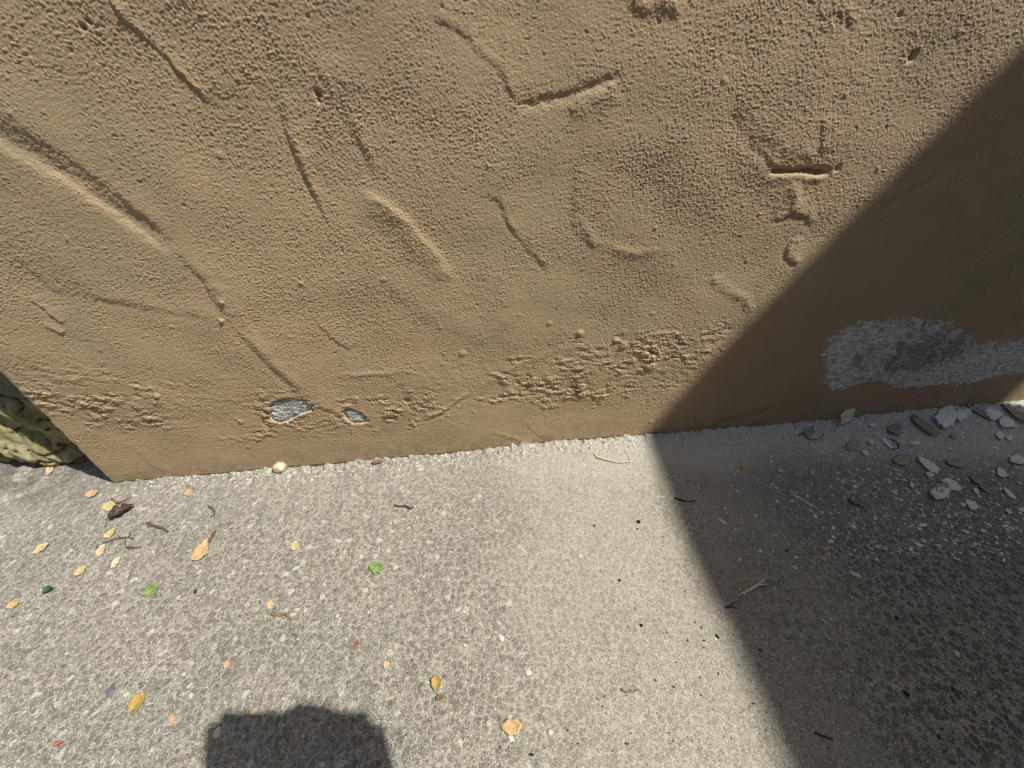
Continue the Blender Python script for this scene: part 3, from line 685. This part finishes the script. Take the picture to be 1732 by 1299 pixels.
# ------------------------------------------------------------------ loose things
def rnd_pow(p): return 0.75 + 0.35 * abs(math.sin(p * 3))
def leaf(px, py, length, ang, mat, label, width=0.42, curl=0.25, lobes=0, stem=0.0, cat='leaf', name='fallen_leaf', tilt=0.0, group='fallen leaves on the concrete', vein=True, lift=0.0008):
    """length in photo pixels, ang = direction of the tip in the photo, degrees anticlockwise from right"""
    s = gscale(px, py); c = gp(px, py); a = math.radians(ang); width *= 1.12
    def loc(x, y, z):
        q = gp(px + x * math.cos(a) - y * math.sin(a), py - x * math.sin(a) - y * math.cos(a))
        return (q[0] - c[0], q[1] - c[1], z)
    NU, NV = 19, 9; vs_ = []; rnd = random.Random(int(px * 7 + py))
    ph = rnd.random() * 6; asym = rnd.uniform(0.8, 1.2); bend = rnd.uniform(-0.10, 0.10)
    for i in range(NU):
        u = i / (NU - 1)
        w_ = width * 0.5 * (math.sin(math.pi * u ** rnd_pow(ph)) ** 0.75 + 0.02)
        if lobes: w_ *= 0.75 + 0.35 * abs(math.sin(u * math.pi * lobes + ph))
        w_ *= 1 + 0.09 * math.sin(u * 17 + ph) + 0.05 * math.sin(u * 41 + ph * 3)
        for j in range(NV):
            v = (j / (NV - 1) - 0.5) * 2
            y = w_ * v * (asym if v > 0 else 1) + bend * math.sin(math.pi * u)
            z = curl * (0.20 * (v * v) * (w_ / (width * 0.5 + 1e-9)) + 0.42 * (u - 0.45) ** 2) + 0.018 * math.sin(u * 14 + v * 3 + ph) + 0.012 * math.sin(u * 30 + abs(v) * 7)
            vs_.append(loc((u - 0.5) * length, y * length, z * length * s))
    n = len(vs_); th = 0.00028
    zmin = min(v[2] for v in vs_); vs_ = [(x, y, z - zmin + th) for x, y, z in vs_]
    vs2 = vs_ + [(x, y, z - th) for x, y, z in vs_]
    fs = []
    for i in range(NU - 1):
        for j in range(NV - 1):
            q = (i * NV + j, (i + 1) * NV + j, (i + 1) * NV + j + 1, i * NV + j + 1)
            fs.append(q); fs.append(tuple(x + n for x in q[::-1]))
    ring = [i * NV for i in range(NU)] + [(NU - 1) * NV + j for j in range(1, NV)] + [i * NV + NV - 1 for i in range(NU - 2, -1, -1)] + [j for j in range(NV - 2, 0, -1)]
    for a_, b_ in zip(ring, ring[1:] + ring[:1]): fs.append((a_, a_ + n, b_ + n, b_))
    o = meshobj(name, vs2, fs, mat)
    o.location = (c[0], c[1], gh(c[0], c[1]) + lift); o.rotation_euler = (tilt, 0, 0)
    tag(o, label, cat, group)
    mid = [vs_[i * NV + NV // 2] for i in range(NU)]
    if vein and length >= 20:
        tube('midrib', [(x, y, z + 0.0001) for x, y, z in mid], [0.00035 * (1 - 0.6 * i / NU) for i in range(NU)], M['vein'], o, 5)
    if stem > 0:
        st = Vector(mid[0]); e = Vector(loc(-length * 0.5 - stem * 0.8, -stem * 0.4, 0.0004)); m_ = (st + e) / 2
        tube('leaf_stem', [st, m_, e], [0.0005, 0.0004, 0.0004], mat, o, 6)
    return o
def tube(name, pts, rad, mat, parent=None, ns_=6, loc=None):
    P_ = [Vector(p) for p in pts]; vs_ = []; fs = []
    for i, p in enumerate(P_):
        d = (P_[min(i + 1, len(P_) - 1)] - P_[max(i - 1, 0)]).normalized()
        a = d.cross(Vector((0, 0, 1))); a = a.normalized() if a.length > 1e-4 else Vector((1, 0, 0)); b = d.cross(a)
        for k in range(ns_):
            t = 2 * math.pi * k / ns_; vs_.append(p + (a * math.cos(t) + b * math.sin(t)) * rad[i])
    for i in range(len(P_) - 1):
        for k in range(ns_):
            fs.append((i * ns_ + k, i * ns_ + (k + 1) % ns_, (i + 1) * ns_ + (k + 1) % ns_, (i + 1) * ns_ + k))
    fs.append(tuple(range(ns_))[::-1]); fs.append(tuple((len(P_) - 1) * ns_ + k for k in range(ns_)))
    o = meshobj(name, vs_, fs, mat, parent)
    if loc: o.location = loc
    return o
def twig(pts, wpx, mat, label, branches=(), name='twig', cat='twig', lift=0.0, seed=0, arch=0.0, group='twigs and stalks on the concrete'):
    rnd = random.Random(seed + int(pts[0][0]))
    c = gp(*pts[0]); z0 = gh(c[0], c[1]) + 0.0006 + lift
    def path(pp):
        out = []
        for i in range(len(pp) - 1):
            for k in range(5):
                t = k / 5; x = pp[i][0] * (1 - t) + pp[i + 1][0] * t; y = pp[i][1] * (1 - t) + pp[i + 1][1] * t
                out.append((x, y))
        out.append(pp[-1]); res = []; n = len(out)
        for i, (x, y) in enumerate(out):
            g = gp(x + rnd.uniform(-.5, .5), y + rnd.uniform(-.5, .5))
            r = wpx * gscale(x, y) * 0.5
            res.append((g[0] - c[0], g[1] - c[1], r * 0.8 + arch * math.sin(math.pi * i / (n - 1))))
        return res
    r0 = wpx * gscale(*pts[0]) * 0.5
    p = path(pts); o = tube(name, p, [r0 * (1.1 - 0.5 * i / len(p)) * rnd.uniform(0.8, 1.2) for i in range(len(p))], mat)
    o.location = (c[0], c[1], z0); tag(o, label, cat, group)
    for b in branches:
        q = path(b); tube('side_shoot', q, [r0 * 0.6 * (1 - 0.5 * i / len(q)) for i in range(len(q))], mat, o)
    return o
def pebble(px, py, wpx, hpx, ang, mat, label, name='pebble', cat='pebble', flat=0.6, group='pebbles and grit on the concrete'):
    s = gscale(px, py); bm = bmesh.new(); bmesh.ops.create_icosphere(bm, subdivisions=3, radius=0.5)
    rnd = random.Random(int(px * 3 + py)); o1 = Vector((rnd.random() * 9, rnd.random() * 9, 0))
    from mathutils import noise as mn
    for v in bm.verts:
        d = 1 + 0.38 * mn.noise(v.co * 2.4 + o1) + 0.14 * mn.noise(v.co * 6 + o1)
        v.co = Vector((v.co.x * wpx * s, v.co.y * hpx * s * 1.2, v.co.z * min(wpx, hpx) * s * flat * 1.3)) * d
    m = bpy.data.meshes.new(name); bm.to_mesh(m); bm.free(); m.polygons.foreach_set('use_smooth', [True] * len(m.polygons)); m.materials.append(mat)
    o = link(bpy.data.objects.new(name, m)); c = gp(px, py)
    o.location = (c[0], c[1], gh(c[0], c[1]) + min(wpx, hpx) * s * flat * 0.45); o.rotation_euler = (0, 0, math.radians(ang))
    return tag(o, label, cat, group)
def flake(px, py, wpx, hpx, ang, mat, label, curl=0.2, thick=0.00045, jag=0.25, name='paint_flake', cat='paint flake', under=None, tilt=(0, 0), lift=0.001, seed=0, group='flakes fallen from the wall'):
    lift += 0.0008
    """irregular chip: outline of jagged rings, slightly curled; second layer (old render stuck to it) optional"""
    rnd = random.Random(int(px * 5 + py) + seed); s = gscale(px, py); c = gp(px, py)
    a = math.radians(ang); A = wpx * 0.5; B = hpx * 0.5; jag = min(jag, 0.30)
    if mat.name == 'lime_render_flake': A *= 0.92; B *= 0.92; thick *= 0.8
    else: A *= 0.9; B *= 0.9; curl *= 0.7
    def loc(x, y):
        q = gp(px + x * math.cos(a) - y * math.sin(a), py - x * math.sin(a) - y * math.cos(a))
        return q[0] - c[0], q[1] - c[1]
    N = 48; ph = [rnd.random() * 6.28 for _ in range(7)]
    R = [1 + jag * ((rnd.random() - 0.5) * 0.80 + 0.42 * math.sin(2 * i * 6.283 / N + ph[0]) + 0.30 * math.sin(3 * i * 6.283 / N + ph[1]) + 0.20 * math.sin(5 * i * 6.283 / N + ph[3])
                     + 0.26 * math.sin(8 * i * 6.283 / N + ph[4]) + 0.22 * math.sin(13 * i * 6.283 / N + ph[5])) for i in range(N)]
    nc = rnd.randint(6, 9); ca_ = sorted((k + rnd.uniform(-0.35, 0.35)) * 6.2832 / nc for k in range(nc)); cr_ = [rnd.uniform(0.72, 1.18) for _ in ca_]
    pc = [(r_ * math.cos(t_), r_ * math.sin(t_)) for t_, r_ in zip(ca_, cr_)]
    def chord(th):                                           # broken, straight-sided chip outline
        dx, dy = math.cos(th), math.sin(th)
        for (x1, y1), (x2, y2) in zip(pc, pc[1:] + pc[:1]):
            den = dx * (y2 - y1) - dy * (x2 - x1)
            if abs(den) < 1e-9: continue
            t_ = (x1 * (y2 - y1) - y1 * (x2 - x1)) / den; u_ = (x1 * dy - y1 * dx) / den
            if t_ > 0 and -1e-6 <= u_ <= 1 + 1e-6: return t_
        return 1.0
    R = [chord(6.28318 * i / N) * (0.45 + 0.55 * r) * 1.08 for i, r in enumerate(R)]
    rings = 4; V_ = [(0, 0)]
    for r in range(1, rings + 1):
        for i in range(N):
            f = r / rings; th = 6.28318 * i / N; V_.append((A * f * R[i] * math.cos(th), B * f * R[i] * math.sin(th)))
    ca = rnd.random() * 3.14 * 0.4
    def z(x, y):
        q = (x * math.sin(ca) / A + y * math.cos(ca) / B)
        return s * (curl * B * (q * q) * 0.8 + 0.07 * B * math.sin(x / A * 5 + ph[2]) * math.cos(y / B * 4 + ph[3]) + 0.03 * B * math.sin(x / A * 13) * math.sin(y / B * 11))
    T = [(*loc(x, y), z(x, y)) for x, y in V_]; zm = min(p[2] for p in T); T = [(x, y, q - zm + thick) for x, y, q in T]
    n = len(T); Bt = [(x * 0.97, y * 0.97, q - thick) for x, y, q in T]
    fs = []
    for i in range(N):
        j = (i + 1) % N
        fs.append((0, 1 + i, 1 + j)); fs.append((n, n + 1 + j, n + 1 + i))
        for r in range(rings - 1):
            a0 = 1 + r * N
            fs.append((a0 + i, a0 + N + i, a0 + N + j, a0 + j)); fs.append((n + a0 + j, n + a0 + N + j, n + a0 + N + i, n + a0 + i))
        o0 = 1 + (rings - 1) * N; fs.append((o0 + i, n + o0 + i, n + o0 + j, o0 + j))
    o = meshobj(name, T + Bt, fs, mat)
    o.location = (c[0], c[1], gh(c[0], c[1]) + lift); o.rotation_euler = (tilt[0], tilt[1], 0)
    tag(o, label, cat, group)
    if under:
        f2 = [tuple(i for i in f) for f in fs]
        U_ = [(x * 1.08 + 0.0008, y * 1.06, z_ - thick * 1.15) for x, y, z_ in T] + [(x * 1.05 + 0.0008, y, z_ - thick * 2.4) for x, y, z_ in T]
        meshobj('render_backing', U_, f2, under, o)
    return o

# --- leaves
leaf(85, 794, 24, 62, M['peach'], 'pale peach leaf on the concrete right under the boulder edge')
leaf(158, 837, 24, 20, M['orange'], 'orange leaf on the crack just left of the wall corner foot', curl=0.5)
leaf(186, 857, 27, 22, M['yellow'], 'yellow leaf beside the dark curled leaf near the wall corner', width=0.5)
leaf(210, 870, 50, 28, M['brown'], 'dark brown shrivelled leaf below the wall corner', width=0.24, curl=0.9, stem=16, lobes=3, vein=False, lift=0.002)
leaf(187, 903, 24, 42, M['yellow'], 'yellow leaf touching the upper end of the branched brown stalk', width=0.42)
leaf(172, 932, 26, 58, M['peach'], 'peach leaf at the lower left end of the branched brown stalk', width=0.46)
leaf(198, 953, 24, 52, M['pale'], 'faded cream leaf just below the branched brown stalk', width=0.34)
leaf(137, 967, 26, 36, M['yellow'], 'narrow yellow leaf between the branched stalk and the dark green leaf', width=0.36)
leaf(71, 930, 32, 34, M['yellow'], 'long thin yellow leaf left of the branched stalk', width=0.32)
leaf(22, 1023, 25, 26, M['tan'], 'ochre leaf at the left border of the photo', width=0.4)
leaf(84, 1001, 22, 30, M['darkgreen'], 'small curled dark green leaf', width=0.34, curl=0.9, vein=False)
leaf(254, 997, 34, 30, M['green'], 'bright green oval leaf with smooth edge', width=0.42)
leaf(340, 932, 45, 52, M['tan'], 'largest tan leaf, with a dark stalk at its upper tip', width=0.40, curl=0.35)
leaf(499, 924, 17, 62, M['yellow'], 'small round yellow leaf alone in the middle left of the pavement', width=0.72)
leaf(458, 1023, 16, 70, M['yellow'], 'small yellow leaf just above the brown crumbly catkin', width=0.6)
leaf(383, 1124, 16, 70, M['orange'], 'small orange leaf with ragged edge left of centre', width=0.6, lobes=2)
leaf(234, 1190, 44, 50, M['tangreen'], 'big brown and olive leaf at the lower left', width=0.42, curl=0.45)
leaf(293, 1216, 14, 60, M['orange'], 'tiny pinkish orange leaf right of the big olive leaf', width=0.7, lobes=2)
leaf(102, 1259, 20, 25, M['red'], 'dark red leaf scrap near the lower left corner', width=0.4, lobes=3)
leaf(638, 960, 28, -6, M['green'], 'ragged bright green leaf scrap in the open pavement', width=0.62, lobes=3, curl=0.5)
leaf(654, 1124, 14, 70, M['yellow'], 'small yellow leaf scrap above the curled olive leaf', width=0.75, lobes=2)
leaf(737, 1156, 27, 86, M['tangreen'], 'curled olive and dark leaf standing on its edge', width=0.62, curl=1.0)
leaf(866, 1229, 37, 4, M['tan'], 'broad round tan leaf at the bottom middle', width=0.72, curl=0.3)
leaf(320, 835, 16, 14, M['orange'], 'small orange leaf close to the wall foot right of the corner', width=0.6)
leaf(431, 1203, 15, 50, M['peach'], 'faint peach leaf just above the shadow of the phone', width=0.6)
leaf(603, 1090, 15, 50, M['red'], 'narrow reddish leaf sliver left of the centre', width=0.3, vein=False)
leaf(744, 1181, 17, 40, M['midbrown'], 'small brown leaf scrap below the curled olive leaf', width=0.5, curl=0.9)
leaf(1259, 788, 16, 8, M['yellow'], 'small yellow leaf in the shade near the wall foot', width=0.6)
leaf(612, 943, 9, 40, M['peach'], 'tiny peach leaf scrap left of the ragged green leaf', width=0.7, vein=False)
leaf(640, 786, 24, 10, M['midbrown'], 'brown sliver lodged at the wall foot under the bare patches', width=0.18, vein=False, lift=0.003)
leaf(330, 1000, 10, 70, M['brown'], 'black seed husk right of the green oval leaf', width=0.4, curl=0.6, vein=False)
# --- twigs
twig([(250, 885), (258, 889), (268, 892), (276, 894), (284, 899)], 4.5, M['twig'], 'knobbly brown twig right of the dark shrivelled leaf', [[(252, 886), (251, 893)]])
twig([(354, 858), (362, 862), (364, 870), (357, 876)], 3, M['twig'], 'short curved brown twig like a hook')
twig([(355, 918), (358, 912), (363, 904), (366, 900)], 5, M['twig'], 'stubby dark stalk at the tip of the largest tan leaf')
twig([(668, 856), (677, 858), (686, 857), (694, 861), (700, 860)], 3.2, M['twig'], 'reddish brown twig in the open pavement below the wall')
twig([(165, 928), (180, 919), (192, 914), (205, 911), (218, 910), (226, 912)], 3.2, M['twig'], 'branched brown flower stalk among the yellow leaves',
     [[(214, 911), (213, 922), (216, 928), (226, 930)], [(216, 926), (228, 927), (240, 925)], [(205, 911), (200, 906)], [(218, 910), (222, 905), (220, 901)], [(192, 914), (190, 921)]])
twig([(192, 846), (198, 853), (205, 852), (214, 849), (226, 842)], 2.4, M['twig'], 'thin reddish stalk behind the dark shrivelled leaf', [[(205, 852), (200, 860)]])
twig([(461, 1038), (467, 1041), (475, 1041), (485, 1040), (491, 1045)], 5.5, M['midbrown'], 'crumbly brown catkin below a small yellow leaf', [[(489, 1042), (492, 1050), (491, 1060)], [(475, 1041), (478, 1037)]])
twig([(1003, 768), (1010, 775), (1030, 781), (1048, 784), (1066, 783), (1063, 772), (1055, 762)], 1.8, M['straw'], 'looped thin straw by the wall foot at the edge of the shadow', arch=0.001)
twig([(1255, 1007), (1259, 1004), (1270, 998), (1280, 991), (1292, 981)], 5, M['straw'], 'split pale stick in the shade next to the shadow edge', [[(1278, 993), (1288, 991), (1298, 990)], [(1259, 1004), (1252, 1006), (1247, 1010)]], arch=0.002)
twig([(1341, 838), (1354, 845), (1368, 854), (1382, 862)], 2.8, M['whitestraw'], 'straight white straw in the shade')
twig([(1140, 843), (1150, 846), (1163, 849), (1176, 848)], 2.6, M['darktwig'], 'black twig just inside the shadow near the wall')
twig([(1434, 846), (1442, 852), (1452, 857), (1460, 859)], 2.8, M['darktwig'], 'black forked twig right of the white straw', [[(1446, 854), (1456, 853)]])
twig([(1378, 1240), (1388, 1244), (1398, 1247), (1408, 1252)], 3, M['darktwig'], 'black twig low in the shade at the bottom right')
twig([(1388, 1048), (1394, 1051), (1401, 1057)], 2.6, M['whitestraw'], 'tiny white straw in the middle of the shade')
twig([(1226, 1028), (1236, 1027), (1243, 1029)], 2.8, M['darktwig'], 'small dark fibre on the shadow edge under the split stick', [[(1232, 1027), (1236, 1022), (1246, 1018)]])
twig([(1050, 1166), (1058, 1171), (1072, 1171), (1080, 1165)], 2.6, M['midbrown'], 'faint curved brown fibre in the sunlit cream concrete')
twig([(1606, 1160), (1614, 1172), (1622, 1186)], 2, M['darktwig'], 'thin dark fibre near the right border in the shade')
twig([(1349, 737), (1358, 733), (1366, 743), (1385, 745), (1392, 735)], 1.6, M['darktwig'], 'dark curved hair beside the brown flake at the wall foot')
twig([(1504, 742), (1518, 748), (1521, 757), (1510, 761)], 1.8, M['darktwig'], 'dark hook shaped fibre between the tan flakes')
# --- stones and grit
pebble(477, 796, 22, 17, 10, M['stonep'], 'peach and white pebble resting against the wall foot', flat=0.9)
for (x, y, a, b, m, lb) in [
  (1080, 884, 8, 8, 'black', 'round black bit nearest the shadow, upper of a pair'), (1078, 895, 4, 4, 'black', 'tiny black grain under the round black bit'),
  (1005, 890, 6, 4, 'black', 'small black bit in the sun left of the round one'), (1048, 982, 6, 5, 'black', 'black grain in the sunlit cream concrete above centre'),
  (1084, 1059, 7, 6, 'black', 'dark brown grain in the sunlit cream concrete'), (1213, 1077, 6, 9, 'black', 'slender black grain beside the shadow edge'),
  (1285, 1100, 7, 5, 'black', 'black grain inside the shade near its edge'), (1190, 1084, 4, 5, 'black', 'tiny black grain in the sun left of the slender one'),
  (899, 1276, 5, 11, 'black', 'tall black chip at the bottom edge'), (1532, 1174, 10, 8, 'black', 'black lump low in the shade'),
  (1517, 1045, 10, 6, 'black', 'flat black lump in the middle of the shade'), (1331, 931, 6, 4, 'black', 'black grain in the shade above the split stick'),
  (1392, 946, 9, 9, 'brownstone', 'round brown pebble in the shade'), (1222, 883, 7, 14, 'whitestone', 'pale upright chip in the shade near the wall'),
  (1345, 960, 8, 7, 'whitestone', 'white chip in the shade right of the split stick'), (1403, 916, 8, 5, 'whitestone', 'flat white grain in the shade'),
  (1443, 970, 7, 8, 'whitestone', 'left half of the white bone like chip in the shade'), (1449, 973, 9, 9, 'whitestone', 'right half of the white bone like chip in the shade'),
  (1618, 1106, 10, 6, 'whitestone', 'oblong white chip low in the shade by the right side'), (189, 1170, 11, 14, 'slate', 'blue grey pebble left of the big olive leaf'),
  (337, 968, 10, 6, 'brownstone', 'dull pebble below the largest tan leaf'), (848, 1080, 8, 11, 'whitestone', 'white pebble in the sunlit pavement near the centre'),
  (894, 1138, 10, 8, 'whitestone', 'white pebble below and right of the centre one'), (864, 1248, 8, 11, 'whitestone', 'white pebble under the broad round leaf'),
  (931, 1238, 7, 6, 'whitestone', 'white pebble right of the broad round leaf'), (367, 1240, 12, 14, 'whitestone', 'white pebble at the left edge of the phone shadow'),
  (981, 940, 5, 4, 'whitestone', 'tiny white pebble in the cream concrete'), (1587, 1246, 7, 6, 'black', 'dark round grain at the bottom right')]:
    if m == 'black': a, b = a * 0.72, b * 0.72
    pebble(x, y, a, b, 20 + x % 60, M[m], lb, name='pebble' if m != 'black' else 'grit', cat='pebble' if m != 'black' else 'grit', flat=0.25 if m == 'slate' else 0.32 if m == 'whitestone' else 0.6)
# --- flakes of paint and render under the large bare patch
flake(1423, 716, 30, 24, 0, M['palepaint'], 'upright tan paint flake leaning on the wall foot', tilt=(0.75, 0.0), lift=0.012, jag=0.3, curl=0.1)
flake(1367, 733, 26, 18, 20, M['brownpaint'], 'dull brown flake nearest the shadow edge at the wall foot', under=M['lime'])
flake(1442, 755, 34, 20, 5, M['paint'], 'tan flake below the upright flake', under=M['lime'])
flake(1463, 768, 16, 9, -30, M['lime'], 'white crumb sticking out right of the tan flake')
flake(1512, 728, 30, 20, -20, M['brownpaint'], 'brown flake left of the long curled strip', curl=0.5)
flake(1560, 724, 66, 14, -37, M['brownpaint'], 'long brown curled strip of paint lying at an angle', curl=0.9, lift=0.003, jag=0.15)
flake(1523, 781, 32, 20, -8, M['paint'], 'olive tan flake next to the large white flake', curl=0.4, lift=0.002)
flake(1568, 789, 48, 18, -40, M['lime'], 'large bright white flake with a ragged outline', thick=0.0015, jag=0.35)
flake(1571, 804, 16, 9, -20, M['lime'], 'small white chip under the large bright flake')
flake(1612, 784, 44, 17, -18, M['paint'], 'boomerang shaped olive flake', curl=0.5, lift=0.002, jag=0.35)
flake(1595, 712, 50, 40, 10, M['lime'], 'crumpled pale grey flake against the wall foot', curl=0.4, thick=0.002, jag=0.3)
flake(1622, 706, 30, 26, 0, M['lime'], 'rounded pale flake right of the crumpled one', curl=0.5, thick=0.0015)
flake(1676, 702, 36, 22, -25, M['lime'], 'bluish white flake with torn ends by the wall foot', thick=0.0018, jag=0.4)
flake(1700, 718, 34, 20, -10, M['lime'], 'broad pale flake below the torn bluish one', thick=0.0015)
flake(1652, 698, 50, 10, -30, M['brownpaint'], 'thin brown strip between the pale flakes at the wall', curl=0.7, lift=0.002)
flake(1716, 704, 60, 14, -32, M['brownpaint'], 'brown curled strip at the right border by the wall', curl=0.8, lift=0.003)
flake(1691, 738, 14, 16, 60, M['lime'], 'small hooked white chip below the broad pale flake', jag=0.45)
flake(1706, 742, 14, 9, 0, M['lime'], 'small oval white chip next to the hooked one')
flake(1605, 822, 34, 20, -35, M['lime'], 'splintered white flake above the stacked one', jag=0.5, thick=0.0012)
flake(1587, 838, 32, 26, 0, M['lime'], 'white flake lowest of the stacked pair', thick=0.003, jag=0.3)
flake(1588, 829, 24, 18, 30, M['paint'], 'tan flake lying on the stacked white flake', lift=0.0045, jag=0.3)
flake(1648, 813, 22, 18, -20, M['brownpaint'], 'brown flake with an orange edge', curl=0.4)
flake(1662, 830, 34, 8, -35, M['brownpaint'], 'thin curled sliver below the brown flake', curl=0.8, lift=0.002)
flake(1693, 801, 26, 16, -45, M['lime'], 'white arrow shaped flake near the right border', jag=0.5)
flake(1720, 780, 32, 16, 0, M['lime'], 'white flake at the right border level with the boomerang flake', jag=0.35, thick=0.0012)
flake(1705, 836, 36, 9, -48, M['lime'], 'slanted long white splinter near the right border', jag=0.3)
flake(1639, 858, 22, 15, -35, M['lime'], 'white flake under the stacked pair to the right', thick=0.0014, jag=0.35)
flake(1626, 857, 10, 8, -40, M['lime'], 'white crumb touching the flake under the stacked pair')
flake(1649, 833, 14, 8, -45, M['lime'], 'small pointed white chip right of the splintered flake')
flake(1540, 823, 9, 10, 60, M['lime'], 'lone small white chip left of the splintered flake')
flake(1560, 889, 16, 8, 5, M['lime'], 'flat white chip farthest from the wall')
flake(1660, 899, 11, 6, -20, M['lime'], 'oval white chip low on the right')
flake(1602, 876, 8, 6, -30, M['lime'], 'tiny white chip between the two low chips')
flake(1472, 748, 9, 12, 40, M['lime'], 'white speck by the upper edge of the tan flake')
flake(1499, 750, 26, 7, -38, M['lime'], 'slanted white splinter under the brown flake')
flake(1548, 750, 18, 10, 10, M['lime'], 'dusty white chip below the long curled strip')
flake(1702, 868, 14, 6, -45, M['lime'], 'thin white splinter below the slanted long one')
flake(1725, 864, 18, 8, -10, M['lime'], 'white chip cut by the right border')
flake(1690, 880, 8, 5, -10, M['lime'], 'small white chip above the bottom splinters at right')
flake(1611, 740, 16, 9, -30, M['paint'], 'little olive chip under the pale rounded flake')
flake(1474, 721, 10, 7, 0, M['lime'], 'small pale crumb on the wall foot right of the upright flake')
flake(1655, 932, 14, 9, -30, M['paint'], 'faint olive chip in the shade far from the wall')
flake(1586, 931, 12, 9, -30, M['paint'], 'faint tan chip in the shade below the flat white chip')

# --- countless crumbs of render, one sheet of them
def crumbs(name, spots, mat, label, zs=0.5):
    vs_, fs = [], []
    rnd = random.Random(3)
    base = [(1, 0, 0), (-1, 0, 0), (0, 1, 0), (0, -1, 0), (0, 0, 1), (0, 0, -1)]
    F = [(0, 2, 4), (2, 1, 4), (1, 3, 4), (3, 0, 4), (2, 0, 5), (1, 2, 5), (3, 1, 5), (0, 3, 5)]
    xs = np.array([[p[0]] for p in spots]); ys = np.array([[p[1]] for p in spots]); hz = ground_h(xs, ys)[:, 0]
    for (x, y, r), z in zip(spots, hz):
        n = len(vs_); a = rnd.random() * 6.28; ca, sa = math.cos(a), math.sin(a); ex_ = rnd.uniform(0.6, 1.9)
        for b in base:
            k = rnd.uniform(0.6, 1.2) * r
            bx, by = b[0] * k * ex_, b[1] * k
            vs_.append((x + bx * ca - by * sa, y + bx * sa + by * ca, z + b[2] * k * zs + r * 0.3))
        fs += [tuple(i + n for i in f) for f in F]
    o = meshobj(name, vs_, fs, mat, smooth=False)
    return tag(o, label, kind='stuff')
rnd = random.Random(21)
sp = []
while len(sp) < 2600:                                       # thick near the peeled patch, thinning towards the camera
    px = 1180 + 560 * rnd.random() ** 0.6; py = 690 + 260 * rnd.random() ** 1.5
    p = gp(px, py)
    if (p - WA) @ WN < 0.002: continue
    sp.append((p[0], p[1], 0.0004 + 0.0021 * rnd.random() ** 5))
for _ in range(1500):                                        # crumbs strung along the whole wall foot
    u = 0.05 + 1.5 * rnd.random(); p = WA + WD * u + WN * (0.001 + 0.022 * rnd.random() ** 2)
    sp.append((p[0], p[1], 0.0005 + 0.0011 * rnd.random() ** 2))
for _ in range(260):
    p = gp(1150 + 580 * rnd.random(), 760 + 480 * rnd.random()); sp.append((p[0], p[1], 0.0003 + 0.0007 * rnd.random() ** 2))
crumbs('render_crumbs', sp, M['lime'], 'white crumbs of fallen render strewn along the wall foot')
sp = []
while len(sp) < 420:                                        # flat slivers of the peeled coat between the bigger flakes
    px = 1330 + 400 * rnd.random() ** 0.6; py = 700 + 240 * rnd.random() ** 1.3
    p = gp(px, py)
    if (p - WA) @ WN < 0.004: continue
    sp.append((p[0], p[1], 0.0010 + 0.0022 * rnd.random() ** 3))
crumbs('render_slivers', sp, M['lime'], 'pale flat slivers of the peeled coat lying between the larger flakes', zs=0.22)
sp = [(p[0], p[1], 0.0008 + 0.0016 * rnd.random() ** 3) for p in (gp(1300 + 430 * rnd.random() ** 0.7, 715 + 230 * rnd.random()) for _ in range(220)) if (p - WA) @ WN > 0.004]
crumbs('paint_slivers', sp, M['brownpaint'], 'small brown paint slivers strewn among the pale ones', zs=0.22)
sp = []
for _ in range(900):
    p = gp(950 + 780 * rnd.random(), 770 + 500 * rnd.random()); sp.append((p[0], p[1], 0.0003 + 0.0008 * rnd.random() ** 3))
for _ in range(420):
    p = gp(780 + 480 * rnd.random(), 790 + 480 * rnd.random()); sp.append((p[0], p[1], 0.0003 + 0.0005 * rnd.random() ** 2))
for _ in range(260):
    p = gp(20 + 900 * rnd.random(), 830 + 440 * rnd.random())
    if (p - WA) @ WN < 0.002: continue
    sp.append((p[0], p[1], 0.0003 + 0.0006 * rnd.random() ** 3))
crumbs('dark_grit', sp, M['darktwig'], 'fine dark grit scattered over the concrete')
